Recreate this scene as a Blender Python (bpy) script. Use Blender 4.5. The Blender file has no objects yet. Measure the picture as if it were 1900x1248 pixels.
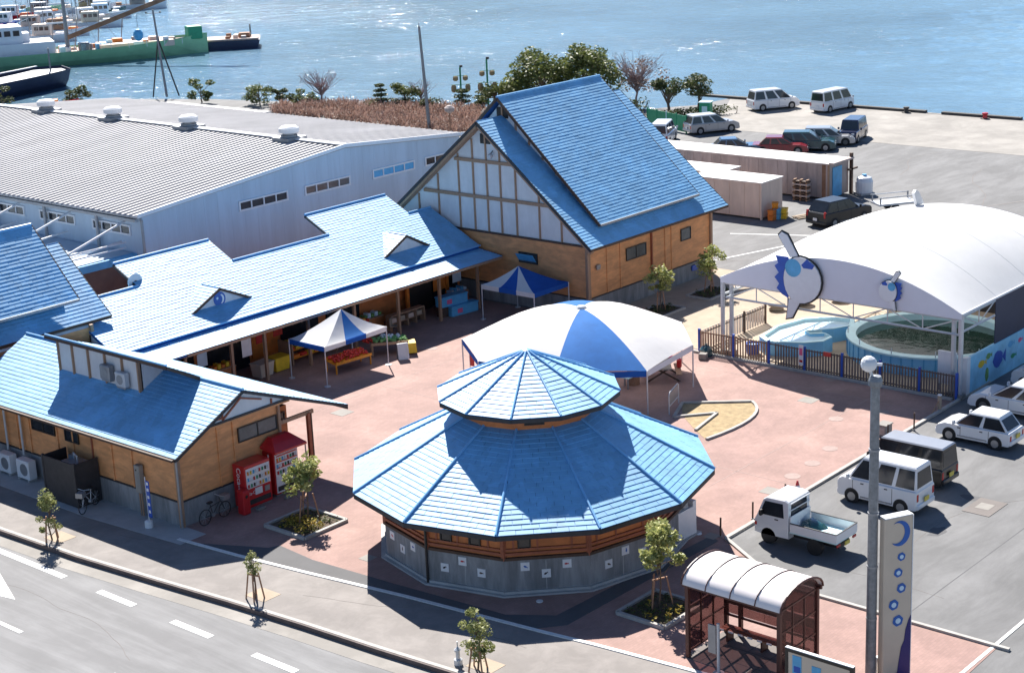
import bpy, math, random
from mathutils import Vector, Matrix
random.seed(7)
R = math.radians
scene = bpy.context.scene
col = scene.collection

# ------------------------------------------------------------------ camera, sky, sun, exposure
cam_d = bpy.data.cameras.new('camera'); cam = bpy.data.objects.new('camera', cam_d); col.objects.link(cam)
scene.camera = cam
RT = Vector((0.65121613, -0.75766532, -0.04313713)); UPV = Vector((0.23919323, 0.15097825, 0.95916222)); FW = Vector((0.72021119, 0.63494002, -0.27954789))
cam.matrix_world = Matrix(((RT.x, UPV.x, -FW.x, 0), (RT.y, UPV.y, -FW.y, 0), (RT.z, UPV.z, -FW.z, 25.0), (0, 0, 0, 1)))
cam_d.sensor_width = 36.0; cam_d.lens = 59.95; cam_d.clip_start = 0.5; cam_d.clip_end = 9000

SUN_DIR = Vector((2.15, 2.8, 3.4)).normalized()          # towards the sun
world = bpy.data.worlds.new('World'); scene.world = world; world.use_nodes = True
nt = world.node_tree
sky = nt.nodes.new('ShaderNodeTexSky'); sky.sky_type = 'NISHITA'; sky.sun_disc = False
sky.sun_elevation = math.asin(SUN_DIR.z); sky.sun_rotation = math.atan2(SUN_DIR.x, SUN_DIR.y)
sky.air_density = 0.75; sky.dust_density = 0.1; sky.ozone_density = 4.0
bg = nt.nodes['Background']; bg.inputs['Strength'].default_value = 0.066
nt.links.new(sky.outputs['Color'], bg.inputs['Color'])
sun_d = bpy.data.lights.new('sun', 'SUN'); sun_d.energy = 5.0; sun_d.angle = R(0.53); sun_d.color = (1.0, 0.95, 0.88)
sun = bpy.data.objects.new('sun', sun_d); col.objects.link(sun)
sun.rotation_euler = SUN_DIR.to_track_quat('Z', 'Y').to_euler(); sun.location = (60, 80, 90)
scene.view_settings.view_transform = 'Standard'; scene.view_settings.look = 'None'
scene.view_settings.exposure = 1.08; scene.view_settings.gamma = 1.0; scene.view_settings.use_curve_mapping = False

# ------------------------------------------------------------------ helpers
INV = {}
def tag(o, label=None, cat=None, group=None, kind=None):
    if label: o['label'] = label
    if cat: o['category'] = cat
    if group: o['group'] = group
    if kind: o['kind'] = kind
    return o
def E(name, loc, rz=0.0, label=None, cat=None, group=None, world=False):
    o = bpy.data.objects.new(name, None); col.objects.link(o)
    o.empty_display_size = 0.3; o.location = loc; o.rotation_euler = (0, 0, rz)
    if world: INV[o.name] = Matrix.Translation(-Vector(loc))
    return tag(o, label, cat, group)
def put(o, parent):
    o.parent = parent
    if parent is not None and parent.name in INV: o.matrix_parent_inverse = INV[parent.name]
def copy_tree(o, parent=None):
    c = o.copy(); col.objects.link(c)
    if parent is not None: c.parent = parent
    for ch in list(o.children): copy_tree(ch, c)
    return c

class MB:
    def __init__(s): s.v = []; s.f = []
    def add(s, vs, fs):
        n = len(s.v); s.v.extend([tuple(p) for p in vs]); s.f.extend([tuple(i + n for i in f) for f in fs]); return s
    def box(s, x0, x1, y0, y1, z0, z1):
        return s.add([(x0,y0,z0),(x1,y0,z0),(x1,y1,z0),(x0,y1,z0),(x0,y0,z1),(x1,y0,z1),(x1,y1,z1),(x0,y1,z1)],
                     [(0,3,2,1),(4,5,6,7),(0,1,5,4),(1,2,6,5),(2,3,7,6),(3,0,4,7)])
    def bevbox(s, x0, x1, y0, y1, z0, z1, b=0.03):
        xs=(x0,x1); ys=(y0,y1)
        def ring(i,z): return [(x0+i,y0+b+i*0,z),(x0+b,y0+i,z),(x1-b,y0+i,z),(x1-i,y0+b,z),(x1-i,y1-b,z),(x1-b,y1-i,z),(x0+b,y1-i,z),(x0+i,y1-b,z)]
        def ring2(i,z): return [(x0+i,y0+b+i,z),(x0+b+i,y0+i,z),(x1-b-i,y0+i,z),(x1-i,y0+b+i,z),(x1-i,y1-b-i,z),(x1-b-i,y1-i,z),(x0+b+i,y1-i,z),(x0+i,y1-b-i,z)]
        rs=[ring2(b*0.7,z0),ring2(0,z0+b),ring2(0,z1-b),ring2(b*0.7,z1)]
        return s.loft(rs, True, True)
    def obox(s, c, u, v, w):
        c, u, v, w = Vector(c), Vector(u), Vector(v), Vector(w)
        P = [c+a*u+b*v+d*w for d in (-1,1) for a, b in ((-1,-1),(1,-1),(1,1),(-1,1))]
        return s.add(P, [(0,3,2,1),(4,5,6,7),(0,1,5,4),(1,2,6,5),(2,3,7,6),(3,0,4,7)])
    def bar(s, p0, p1, w, h, up=(0,0,1)):
        p0, p1 = Vector(p0), Vector(p1); d = (p1-p0); up = Vector(up)
        sx = d.cross(up)
        if sx.length < 1e-6: sx = d.cross(Vector((1,0,0)))
        sx.normalize(); uz = sx.cross(d).normalized()
        return s.obox((p0+p1)/2, d/2, sx*w/2, uz*h/2)
    def cyl(s, p0, p1, r, n=10, r2=None, cap=True):
        p0, p1 = Vector(p0), Vector(p1); r2 = r if r2 is None else r2
        d = (p1-p0).normalized(); a = d.cross(Vector((0,0,1)))
        if a.length < 1e-4: a = Vector((1,0,0))
        a.normalize(); b = d.cross(a)
        A = [p0+(a*math.cos(2*math.pi*i/n)+b*math.sin(2*math.pi*i/n))*r for i in range(n)]
        B = [p1+(a*math.cos(2*math.pi*i/n)+b*math.sin(2*math.pi*i/n))*r2 for i in range(n)]
        return s.loft([A, B], cap, cap)
    def tube(s, pts, r, n=6):
        for i in range(len(pts)-1): s.cyl(pts[i], pts[i+1], r if not isinstance(r,(list,tuple)) else r[i], n, r if not isinstance(r,(list,tuple)) else r[i+1])
        return s
    def loft(s, rings, cap0=False, cap1=False, closed=True):
        n = len(rings[0]); base = len(s.v); fs = []
        vs = [p for r_ in rings for p in r_]
        for k in range(len(rings)-1):
            for i in range(n if closed else n-1):
                j = (i+1) % n; fs.append((k*n+i, k*n+j, (k+1)*n+j, (k+1)*n+i))
        if cap0: fs.append(tuple(range(n-1,-1,-1)))
        if cap1: fs.append(tuple((len(rings)-1)*n+i for i in range(n)))
        return s.add(vs, fs)
    def prism(s, outline, z0, z1):
        a = sum(outline[i][0]*outline[(i+1)%len(outline)][1]-outline[(i+1)%len(outline)][0]*outline[i][1] for i in range(len(outline)))
        if a < 0: outline = outline[::-1]
        return s.loft([[(x,y,z0) for x,y in outline],[(x,y,z1) for x,y in outline]], True, True)
    def slab(s, pts, t, n=None):
        """polygon pts (3d) thickened by t against its normal"""
        P = [Vector(p) for p in pts]; nn = (P[1]-P[0]).cross(P[2]-P[0]).normalized() if n is None else Vector(n)
        return s.loft([[p-nn*t for p in P], P], True, True)
    def quad(s, a, b, c, d): return s.add([a,b,c,d], [(0,1,2,3)])
    def lathe(s, prof, n=16, c=(0,0,0), cap0=False, cap1=False):
        return s.loft([[(c[0]+r*math.cos(2*math.pi*i/n), c[1]+r*math.sin(2*math.pi*i/n), c[2]+z) for i in range(n)] for r,z in prof], cap0, cap1)
    def ball(s, c, r, n=10, m=6, sz=1.0):
        return s.lathe([(max(1e-3, r*math.sin(math.pi*k/m)), -r*sz*math.cos(math.pi*k/m)) for k in range(m+1)], n, c)
    def mesh(s, name, mat, smooth=False):
        me = bpy.data.meshes.new(name); me.from_pydata(s.v, [], s.f); me.validate()
        if mat: me.materials.append(M[mat] if isinstance(mat, str) else mat)
        if smooth: me.polygons.foreach_set('use_smooth', [True]*len(me.polygons))
        me.update(); return me
    def build(s, name, mat, parent=None, smooth=False, kind=None):
        o = bpy.data.objects.new(name, s.mesh(name, mat, smooth)); col.objects.link(o)
        if parent is not None: put(o, parent)
        if kind: o['kind'] = kind
        return o
def box(x0,x1,y0,y1,z0,z1): return MB().box(min(x0,x1),max(x0,x1),min(y0,y1),max(y0,y1),z0,z1)

# ------------------------------------------------------------------ materials
M = {}
def mat(name, c, rough=0.6, var=0.12, scale=2.0, metal=0.0, spec=0.5, bump=0.0, bscale=30.0, coat=0.0, c2=None, alpha=None, trans=0.0, stretch=None, thin=0.0, coat_rough=0.1):
    m = bpy.data.materials.new(name); m.use_nodes = True; n = m.node_tree.nodes; l = m.node_tree.links
    b = n['Principled BSDF']; b.inputs['Roughness'].default_value = rough; b.inputs['Metallic'].default_value = metal
    b.inputs['Specular IOR Level'].default_value = spec; b.inputs['Coat Weight'].default_value = coat; b.inputs['Coat Roughness'].default_value = coat_rough
    b.inputs['Transmission Weight'].default_value = trans
    g = n.new('ShaderNodeNewGeometry'); src = g.outputs['Position']
    if stretch:
        mp = n.new('ShaderNodeMapping'); mp.inputs['Scale'].default_value = stretch; l.new(src, mp.inputs['Vector']); src = mp.outputs['Vector']
    t = n.new('ShaderNodeTexNoise'); t.inputs['Scale'].default_value = scale; t.inputs['Detail'].default_value = 5.0; t.inputs['Roughness'].default_value = 0.65
    l.new(src, t.inputs['Vector'])
    r = n.new('ShaderNodeValToRGB'); r.color_ramp.elements[0].position = 0.3; r.color_ramp.elements[1].position = 0.7
    lo = c if c2 is None else c2
    k0, k1 = (1-var, 1+var) if c2 is None else (1, 1)
    r.color_ramp.elements[0].color = (lo[0]*k0, lo[1]*k0, lo[2]*k0, 1); r.color_ramp.elements[1].color = (c[0]*k1, c[1]*k1, c[2]*k1, 1)
    l.new(t.outputs['Fac'], r.inputs['Fac']); l.new(r.outputs['Color'], b.inputs['Base Color'])
    if bump:
        t2 = n.new('ShaderNodeTexNoise'); t2.inputs['Scale'].default_value = bscale; t2.inputs['Detail'].default_value = 3.0; l.new(src, t2.inputs['Vector'])
        bp = n.new('ShaderNodeBump'); bp.inputs['Strength'].default_value = bump; bp.inputs['Distance'].default_value = 0.02
        l.new(t2.outputs['Fac'], bp.inputs['Height']); l.new(bp.outputs['Normal'], b.inputs['Normal'])
    if alpha is not None: b.inputs['Alpha'].default_value = alpha
    M[name] = m; return m
def nodes(name): m = M[name]; return m, m.node_tree.nodes, m.node_tree.links, m.node_tree.nodes['Principled BSDF']

mat('asphalt_road', (0.225,0.225,0.23), 0.85, 0.12, 0.35, bump=0.25, bscale=60)
mat('asphalt_walk', (0.265,0.242,0.228), 0.85, 0.10, 0.5, bump=0.2, bscale=70)
mat('asphalt_park', (0.19,0.19,0.192), 0.85, 0.12, 0.3, bump=0.25, bscale=60)
mat('asphalt_dark', (0.10,0.10,0.105), 0.85, 0.12, 0.8, bump=0.2, bscale=60)
mat('asphalt_mid', (0.17,0.15,0.14), 0.85, 0.12, 0.8, bump=0.2, bscale=60)
mat('concrete', (0.42,0.42,0.415), 0.85, 0.14, 1.2, bump=0.15, bscale=40)
mat('concrete_wall', (0.30,0.305,0.315), 0.85, 0.2, 1.0, bump=0.15, bscale=30, stretch=(3,3,0.5))
mat('concrete_pale', (0.32,0.30,0.275), 0.85, 0.12, 0.25, bump=0.15, bscale=40)
mat('quay_stone', (0.36,0.35,0.33), 0.9, 0.2, 2)
mat('kerb_stone', (0.40,0.385,0.36), 0.8, 0.15, 3, bump=0.2)
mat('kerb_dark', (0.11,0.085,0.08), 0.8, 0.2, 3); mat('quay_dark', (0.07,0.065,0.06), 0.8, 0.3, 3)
mat('sand_paving', (0.40,0.32,0.24), 0.9, 0.12, 1.5, bump=0.2)
mat('paint_white', (0.72,0.72,0.70), 0.7, 0.1, 5)
mat('soil', (0.09,0.065,0.045), 0.95, 0.4, 4, bump=0.6, bscale=20)
mat('lawn_dry', (0.36,0.27,0.15), 0.95, 0.3, 3, bump=0.5, bscale=60)
mat('slate', (0.16,0.45,0.75), 0.64, 0.10, 0.9, spec=0.8, coat=0.35, coat_rough=0.5); M['slate'].node_tree.nodes['Principled BSDF'].inputs['IOR'].default_value = 1.65
mat('slate_under', (0.02,0.09,0.28), 0.6, 0.1, 2)
mat('ridge_cap', (0.15,0.42,0.74), 0.45, 0.12, 2, spec=.8, coat=0.5, coat_rough=0.4)
mat('roof_edge', (0.03,0.03,0.035), 0.6, 0.2, 4)
mat('soffit', (0.10,0.055,0.03), 0.7, 0.2, 3)
mat('white_plaster', (0.74,0.73,0.74), 0.8, 0.05, 1.5)
mat('wood_beam', (0.36,0.22,0.14), 0.65, 0.2, 5, stretch=(4,4,0.6))
mat('wood_red', (0.33,0.10,0.05), 0.6, 0.2, 5)
mat('wood_dark', (0.08,0.045,0.03), 0.7, 0.25, 5)
mat('glass_dark', (0.022,0.026,0.032), 0.12, 0.3, 1.5, spec=0.6)
mat('glass_pale', (0.10,0.11,0.115), 0.25, 0.4, 1.0, spec=0.5)
mat('frame_dark', (0.025,0.022,0.02), 0.5, 0.1, 5)
mat('frame_white', (0.72,0.73,0.75), 0.5, 0.05, 5)
mat('metal_grey', (0.30,0.31,0.33), 0.45, 0.1, 3, metal=0.5)
mat('metal_pale', (0.55,0.57,0.60), 0.45, 0.08, 3, metal=0.3)
mat('galvanised', (0.22,0.235,0.255), 0.5, 0.25, 6, metal=0.4)
mat('warehouse_wall', (0.50,0.60,0.70), 0.6, 0.06, 0.4, stretch=(1,1,0.15))
mat('warehouse_roof', (0.42,0.41,0.42), 0.6, 0.08, 0.3)
mat('brown_wall', (0.16,0.11,0.09), 0.8, 0.2, 1)
mat('fabric_white', (0.80,0.80,0.80), 0.75, 0.03, 1.0, bump=0.7, bscale=2.5)
mat('fabric_skirt', (0.74,0.74,0.80), 0.75, 0.03, 1.0)
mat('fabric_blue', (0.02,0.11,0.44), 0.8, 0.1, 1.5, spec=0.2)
mat('fabric_blue_lit', (0.03,0.17,0.50), 0.8, 0.1, 1.5, spec=0.2)  # lighter copy of the blue fabric, sunlit tone put into its colour
mat('pool_blue', (0.24,0.58,0.84), 0.5, 0.10, 1.2)
mat('pool_pale', (0.55,0.78,0.82), 0.45, 0.08, 1.5)
mat('pool_water', (0.008,0.04,0.028), 0.04, 0.3, 0.8, spec=0.7, bump=0.8, bscale=1.8)
mat('pool_water_pale', (0.52,0.66,0.74), 0.06, 0.1, 0.8, spec=0.6, bump=0.15, bscale=3)
mat('paint_blue', (0.02,0.09,0.45), 0.5, 0.1, 3)
mat('paint_sky', (0.10,0.40,0.68), 0.5, 0.15, 2)
mat('paint_green', (0.02,0.28,0.14), 0.45, 0.12, 3)
mat('paint_yellow', (0.75,0.50,0.03), 0.5, 0.12, 5)
mat('paint_orange', (0.70,0.20,0.03), 0.55, 0.15, 4)
mat('paint_red', (0.52,0.015,0.02), 0.35, 0.1, 4, coat=0.3)
mat('paint_pink', (0.75,0.12,0.25), 0.5, 0.1, 4)
mat('paint_black', (0.018,0.018,0.02), 0.5, 0.1, 4)
mat('plastic_white', (0.75,0.76,0.78), 0.4, 0.04, 3)
mat('plastic_dark', (0.035,0.033,0.036), 0.6, 0.25, 3)
mat('shelter_brown', (0.075,0.022,0.018), 0.45, 0.15, 4)
mat('shelter_roof', (0.82,0.76,0.74), 0.4, 0.04, 2, spec=0.5)
mat('car_white', (0.76,0.77,0.79), 0.28, 0.02, 2, coat=0.8, coat_rough=0.05)
mat('car_silver', (0.42,0.43,0.45), 0.30, 0.04, 2, metal=0.5, coat=0.8, coat_rough=0.05)
mat('car_black', (0.006,0.0065,0.009), 0.3, 0.1, 2, coat=0.35, coat_rough=0.05)
mat('car_navy', (0.02,0.03,0.08), 0.25, 0.1, 2, coat=0.8, coat_rough=0.05)
mat('car_green', (0.015,0.075,0.085), 0.25, 0.1, 2, coat=0.8, coat_rough=0.05)
mat('car_red', (0.28,0.02,0.03), 0.25, 0.1, 2, coat=0.8, coat_rough=0.05)
mat('car_blue', (0.05,0.12,0.22), 0.25, 0.1, 2, coat=0.8, coat_rough=0.05)
mat('rubber', (0.02,0.02,0.021), 0.85, 0.15, 8)
mat('rim', (0.36,0.36,0.37), 0.4, 0.1, 8, metal=0.6)
mat('rim_dark', (0.12,0.12,0.12), 0.5, 0.1, 8, metal=0.4)
mat('lamp_red', (0.45,0.02,0.02), 0.25, 0.05, 8)
mat('lamp_clear', (0.65,0.66,0.66), 0.15, 0.05, 8)
mat('plate_yellow', (0.70,0.55,0.08), 0.5, 0.05, 8)
mat('bark', (0.16,0.11,0.075), 0.9, 0.3, 8, bump=0.5, bscale=30)
mat('bark_pale', (0.30,0.24,0.20), 0.9, 0.25, 8)
mat('stake_wood', (0.36,0.20,0.12), 0.8, 0.2, 8)
def leafmat(name, c, c2):
    m = mat(name, c, 0.55, 0.0, 3.5, c2=c2, spec=0.4)
    n = m.node_tree.nodes; l = m.node_tree.links; b = n['Principled BSDF']; out = n['Material Output']
    tr = n.new('ShaderNodeBsdfTranslucent'); mx = n.new('ShaderNodeMixShader'); mx.inputs['Fac'].default_value = 0.3
    r = [x for x in n if x.type == 'VALTORGB'][0]
    l.new(r.outputs['Color'], tr.inputs['Color']); l.new(b.outputs['BSDF'], mx.inputs[1]); l.new(tr.outputs['BSDF'], mx.inputs[2]); l.new(mx.outputs['Shader'], out.inputs['Surface'])
leafmat('leaf_tree', (0.50,0.50,0.20), (0.09,0.13,0.04))
leafmat('leaf_bright', (0.60,0.58,0.22), (0.12,0.18,0.04))
leafmat('leaf_dark', (0.14,0.16,0.05), (0.025,0.045,0.018))
leafmat('leaf_ever', (0.22,0.24,0.07), (0.05,0.08,0.02))
leafmat('leaf_brown', (0.30,0.20,0.16), (0.16,0.09,0.06))
leafmat('leaf_rust', (0.48,0.33,0.27), (0.26,0.15,0.12))
leafmat('leaf_yellow', (0.65,0.42,0.05), (0.25,0.25,0.05))
mat('twig', (0.30,0.22,0.22), 0.9, 0.25, 5)
mat('fruit_red', (0.55,0.03,0.02), 0.4, 0.3, 8); mat('fruit_orange', (0.75,0.28,0.02), 0.4, 0.2, 8); mat('greens', (0.15,0.32,0.10), 0.6, 0.4, 8)
mat('container_pink', (0.72,0.56,0.47), 0.6, 0.08, 0.8, stretch=(1,1,0.3)); mat('container_grey', (0.52,0.43,0.40), 0.65, 0.14, 0.6, stretch=(1,1,0.3))
mat('container_top', (0.80,0.76,0.72), 0.5, 0.05, 1)
mat('ship_green', (0.30,0.56,0.32), 0.5, 0.12, 0.5); mat('ship_navy', (0.02,0.03,0.07), 0.55, 0.2, 0.5); mat('ship_deck', (0.50,0.38,0.33), 0.8, 0.2, 0.6)
mat('ship_white', (0.72,0.73,0.76), 0.5, 0.06, 0.8); mat('rust', (0.28,0.15,0.09), 0.8, 0.3, 1)
mat('mural_sea', (0.26,0.58,0.80), 0.6, 0.2, 1.2)
mat('sign_beige', (0.58,0.49,0.39), 0.5, 0.06, 0.8); mat('sign_blue', (0.015,0.11,0.42), 0.45, 0.06, 2); mat('sign_indigo', (0.012,0.008,0.14), 0.5, 0.06, 2); mat('sign_light', (0.55,0.72,0.85), 0.5, 0.05, 2)
mat('hill_green', (0.05,0.07,0.05), 0.9, 0.3, 0.02)

def translucent(name, fac):
    m, n, l, b = nodes(name); tr = n.new('ShaderNodeBsdfTranslucent'); mx = n.new('ShaderNodeMixShader'); mx.inputs['Fac'].default_value = fac
    r = [x for x in n if x.type == 'VALTORGB'][0]; l.new(r.outputs['Color'], tr.inputs['Color']); l.new(b.outputs['BSDF'], mx.inputs[1]); l.new(tr.outputs['BSDF'], mx.inputs[2]); l.new(mx.outputs['Shader'], n['Material Output'].inputs['Surface'])
mat('membrane', (0.9,0.9,0.9), 0.7, 0.03, 0.7, bump=0.25, bscale=1.2); mat('paver_cover', (0.33,0.24,0.215), 0.8, 0.15, 3); mat('fence_brown', (0.15,0.115,0.105), 0.7, 0.25, 5)
for nm_ in ('membrane','fabric_white'): translucent(nm_, 0.3)
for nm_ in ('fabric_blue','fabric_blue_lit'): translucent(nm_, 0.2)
def weather(name, amt=0.3, scale=0.6, lo=.42, hi=.62, stretch=(1,1,1), cell=None):
    """stains and fading: multiplies the base colour by a patchy noise (and a per-piece tone)"""
    m, n, l, b = nodes(name); src = b.inputs['Base Color'].links[0].from_socket
    g = n.new('ShaderNodeNewGeometry'); mp = n.new('ShaderNodeMapping'); mp.inputs['Scale'].default_value = stretch; l.new(g.outputs['Position'], mp.inputs['Vector'])
    t = n.new('ShaderNodeTexNoise'); t.inputs['Scale'].default_value = scale; t.inputs['Detail'].default_value = 8; t.inputs['Roughness'].default_value = .7; t.inputs['Distortion'].default_value = .4; l.new(mp.outputs['Vector'], t.inputs['Vector'])
    r = n.new('ShaderNodeMapRange'); r.inputs['From Min'].default_value = lo; r.inputs['From Max'].default_value = hi; r.inputs['To Min'].default_value = 1-amt; r.inputs['To Max'].default_value = 1.0; l.new(t.outputs['Fac'], r.inputs['Value'])
    val = r.outputs['Result']
    if cell:
        v = n.new('ShaderNodeTexVoronoi'); v.inputs['Scale'].default_value = cell; l.new(g.outputs['Position'], v.inputs['Vector']); sp = n.new('ShaderNodeSeparateColor'); l.new(v.outputs['Color'], sp.inputs['Color'])
        r2 = n.new('ShaderNodeMapRange'); r2.inputs['To Min'].default_value = .9; r2.inputs['To Max'].default_value = 1.07; l.new(sp.outputs[0], r2.inputs['Value'])
        mu = n.new('ShaderNodeMath'); mu.operation = 'MULTIPLY'; l.new(val, mu.inputs[0]); l.new(r2.outputs['Result'], mu.inputs[1]); val = mu.outputs[0]
    x = n.new('ShaderNodeVectorMath'); x.operation = 'SCALE'; l.new(src, x.inputs[0]); l.new(val, x.inputs['Scale']); l.new(x.outputs['Vector'], b.inputs['Base Color'])
# wood cladding: horizontal boards with fine joints
def cladding(name, c, board=0.16):
    mat(name, c, 0.6, 0.10, 1.6, stretch=(0.5,0.5,5))
    m, n, l, b = nodes(name)
    g = n.new('ShaderNodeNewGeometry'); sp = n.new('ShaderNodeSeparateXYZ'); l.new(g.outputs['Position'], sp.inputs['Vector'])
    d = n.new('ShaderNodeMath'); d.operation = 'DIVIDE'; d.inputs[1].default_value = board; l.new(sp.outputs['Z'], d.inputs[0])
    f = n.new('ShaderNodeMath'); f.operation = 'FRACT'; l.new(d.outputs[0], f.inputs[0])
    bp = n.new('ShaderNodeBump'); bp.inputs['Strength'].default_value = 0.35; bp.inputs['Distance'].default_value = 0.012
    l.new(f.outputs[0], bp.inputs['Height']); l.new(bp.outputs['Normal'], b.inputs['Normal'])
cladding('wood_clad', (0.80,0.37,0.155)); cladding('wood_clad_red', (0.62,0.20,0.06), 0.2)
# brick paving
mat('brick_paving', (0.42,0.24,0.19), 0.85, 0.1, 0.4, bump=0.0)
m_, n_, l_, b_ = nodes('brick_paving')
g_ = n_.new('ShaderNodeNewGeometry'); br = n_.new('ShaderNodeTexBrick'); br.inputs['Scale'].default_value = 1.0
br.inputs['Brick Width'].default_value = 0.22; br.inputs['Row Height'].default_value = 0.11; br.inputs['Mortar Size'].default_value = 0.006
br.inputs['Color1'].default_value = (0.40,0.255,0.225,1); br.inputs['Color2'].default_value = (0.36,0.23,0.20,1); br.inputs['Mortar'].default_value = (0.31,0.215,0.19,1)
nz = n_.new('ShaderNodeTexNoise'); nz.inputs['Scale'].default_value = 0.35; nz.inputs['Detail'].default_value = 6; l_.new(g_.outputs['Position'], nz.inputs['Vector'])
rp = n_.new('ShaderNodeValToRGB'); rp.color_ramp.elements[0].position = .3; rp.color_ramp.elements[1].position = .7
rp.color_ramp.elements[0].color = (0.86,0.84,0.84,1); rp.color_ramp.elements[1].color = (1.1,1.08,1.06,1); l_.new(nz.outputs['Fac'], rp.inputs['Fac'])
mxb = n_.new('ShaderNodeMixRGB'); mxb.blend_type = 'MULTIPLY'; mxb.inputs['Fac'].default_value = 1.0
l_.new(g_.outputs['Position'], br.inputs['Vector']); l_.new(br.outputs['Color'], mxb.inputs[1]); l_.new(rp.outputs['Color'], mxb.inputs[2]); l_.new(mxb.outputs['Color'], b_.inputs['Base Color'])
# sea
mat('sea', (0.145,0.265,0.37), 0.10, 0.25, 0.02, spec=0.5)
m_, n_, l_, b_ = nodes('sea')
g_ = n_.new('ShaderNodeNewGeometry'); mp = n_.new('ShaderNodeMapping'); mp.inputs['Rotation'].default_value = (0,0,R(50)); mp.inputs['Scale'].default_value = (1.0,0.55,1.0)
l_.new(g_.outputs['Position'], mp.inputs['Vector'])
w1 = n_.new('ShaderNodeTexNoise'); w1.inputs['Scale'].default_value = 0.95; w1.inputs['Detail'].default_value = 8; w1.inputs['Roughness'].default_value = 0.62; w1.inputs['Distortion'].default_value = 0.6
l_.new(mp.outputs['Vector'], w1.inputs['Vector'])
w2 = n_.new('ShaderNodeTexNoise'); w2.inputs['Scale'].default_value = 0.012; w2.inputs['Detail'].default_value = 3; l_.new(mp.outputs['Vector'], w2.inputs['Vector'])
rw = n_.new('ShaderNodeMapRange'); rw.inputs['From Min'].default_value = .35; rw.inputs['From Max'].default_value = .65; rw.inputs['To Min'].default_value = 0.32; rw.inputs['To Max'].default_value = 0.64
l_.new(w2.outputs['Fac'], rw.inputs['Value'])
bw = n_.new('ShaderNodeBump'); bw.inputs['Distance'].default_value = 0.4; l_.new(rw.outputs['Result'], bw.inputs['Strength']); l_.new(w1.outputs['Fac'], bw.inputs['Height']); l_.new(bw.outputs['Normal'], b_.inputs['Normal'])
# tinted shelter panes
mat('tint_pane', (0.10,0.05,0.05), 0.12, 0.1, 3, spec=0.5)
m_, n_, l_, b_ = nodes('tint_pane'); tb = n_.new('ShaderNodeBsdfTransparent'); tb.inputs['Color'].default_value = (0.62,0.48,0.48,1); mm = n_.new('ShaderNodeMixShader'); mm.inputs['Fac'].default_value = 0.35
l_.new(tb.outputs['BSDF'], mm.inputs[1]); l_.new(b_.outputs['BSDF'], mm.inputs[2]); l_.new(mm.outputs['Shader'], n_['Material Output'].inputs['Surface'])
weather('asphalt_road', .22, .5, stretch=(2.5,.25,1)); weather('asphalt_walk', .2, .7); weather('asphalt_park', .28, .35, stretch=(.5,1.6,1)); weather('brick_paving', .2, .5); weather('concrete_pale', .25, .3); weather('concrete_wall', .35, .9, stretch=(1.5,1.5,.3))
weather('slate', .12, .45, cell=2.6); weather('warehouse_wall', .12, .8, stretch=(1.2,1.2,.12)); weather('warehouse_roof', .18, .25, stretch=(.4,1.5,1)); weather('wood_clad', .25, 1.2, stretch=(.8,.8,2)); weather('wood_clad_red', .25, 1.2); weather('membrane', .03, .8); weather('container_grey', .3, 1.0, stretch=(1,1,.2)); weather('container_pink', .12, 1.0, stretch=(1,1,.2)); weather('white_plaster', .1, 1.0, stretch=(1,1,.3))
# ------------------------------------------------------------------ the setting
def sheet(name, outline, z, m, t=0.3, parent=None, kind='structure'):
    o = MB().prism(outline, z-t, z).build(name, m, parent)
    if parent is None: tag(o, kind=kind)
    return o
KERB = [(31.6,150),(32.3,90),(32.9,70),(33.1,60),(33.15,56.3),(33.25,53.9),(33.35,51.6),(33.75,47.3),(34.1,43.9),(34.4,40.3),(34.6,36.9),(34.85,33.8),(35.3,28),(36.0,20),(37.0,5),(38.0,-60)]
WALK = [(36.95,66),(36.75,56),(36.65,49.7),(36.95,46.6),(37.35,43.5),(38.02,39.0),(38.66,33.5),(38.95,31.4),(39.3,28.1),(39.8,23),(40.2,18),(41.0,5)]
SHORE = [(138.6,-200),(138.6,92.5),(133.5,93.0),(129.5,96),(126,105),(124,112),(121.5,122),(120,130),(117,135),(115.5,142),(112,150),(106.5,158),(98,165),(88,175),(80,320)]
ground = sheet('ground', SHORE + [(31.0,320)] + KERB + [(38.5,-200)], -0.012, 'asphalt_park', t=4.0)
road = sheet('road', [(-70,320)] + [(31.0,320)] + KERB + [(38.5,-200),(-70,-200)], -0.17, 'asphalt_road')
# gutter band, kerb stones
sheet('gutter', [(x-0.75,y) for x,y in KERB[1:-1]] + [(x+0.02,y) for x,y in reversed(KERB[1:-1])], -0.164, 'concrete_pale', t=0.1)
kerb = sheet('kerb', [(x-0.05,y) for x,y in KERB] + [(x+0.17,y) for x,y in reversed(KERB)], 0.006, 'kerb_dark', t=0.2)  # dark body colour: shade of the road-side face is put into it
MB().prism([(x+0.04,y) for x,y in KERB] + [(x+0.20,y) for x,y in reversed(KERB)], -0.05, 0.016).build('kerb_cap','kerb_stone',kerb)
side = sheet('pavement', [(x+0.1,y) for x,y in KERB[1:-1]] + [(x,y) for x,y in reversed(WALK)], -0.004, 'asphalt_walk', t=0.1)
# road paint
for y0 in (50.67, 46.55, 42.37, 38.16, 34.0, 29.9):
    MB().box(32.02,32.30,y0,y0+(2.05 if y0<50 else 9),-0.2,-0.160).build('lane_marking','paint_white',road)
for y0 in (48.0, 40.9, 36.8): MB().box(28.45,28.62,y0,y0+2.0,-0.2,-0.160).build('lane_marking','paint_white',road)
MB().prism([(29.95,50.5),(30.95,53.0),(30.3,52.2),(30.3,56.5),(29.6,56.5),(29.6,52.2)],-0.2,-0.160).build('arrow_marking','paint_white',road)
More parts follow.
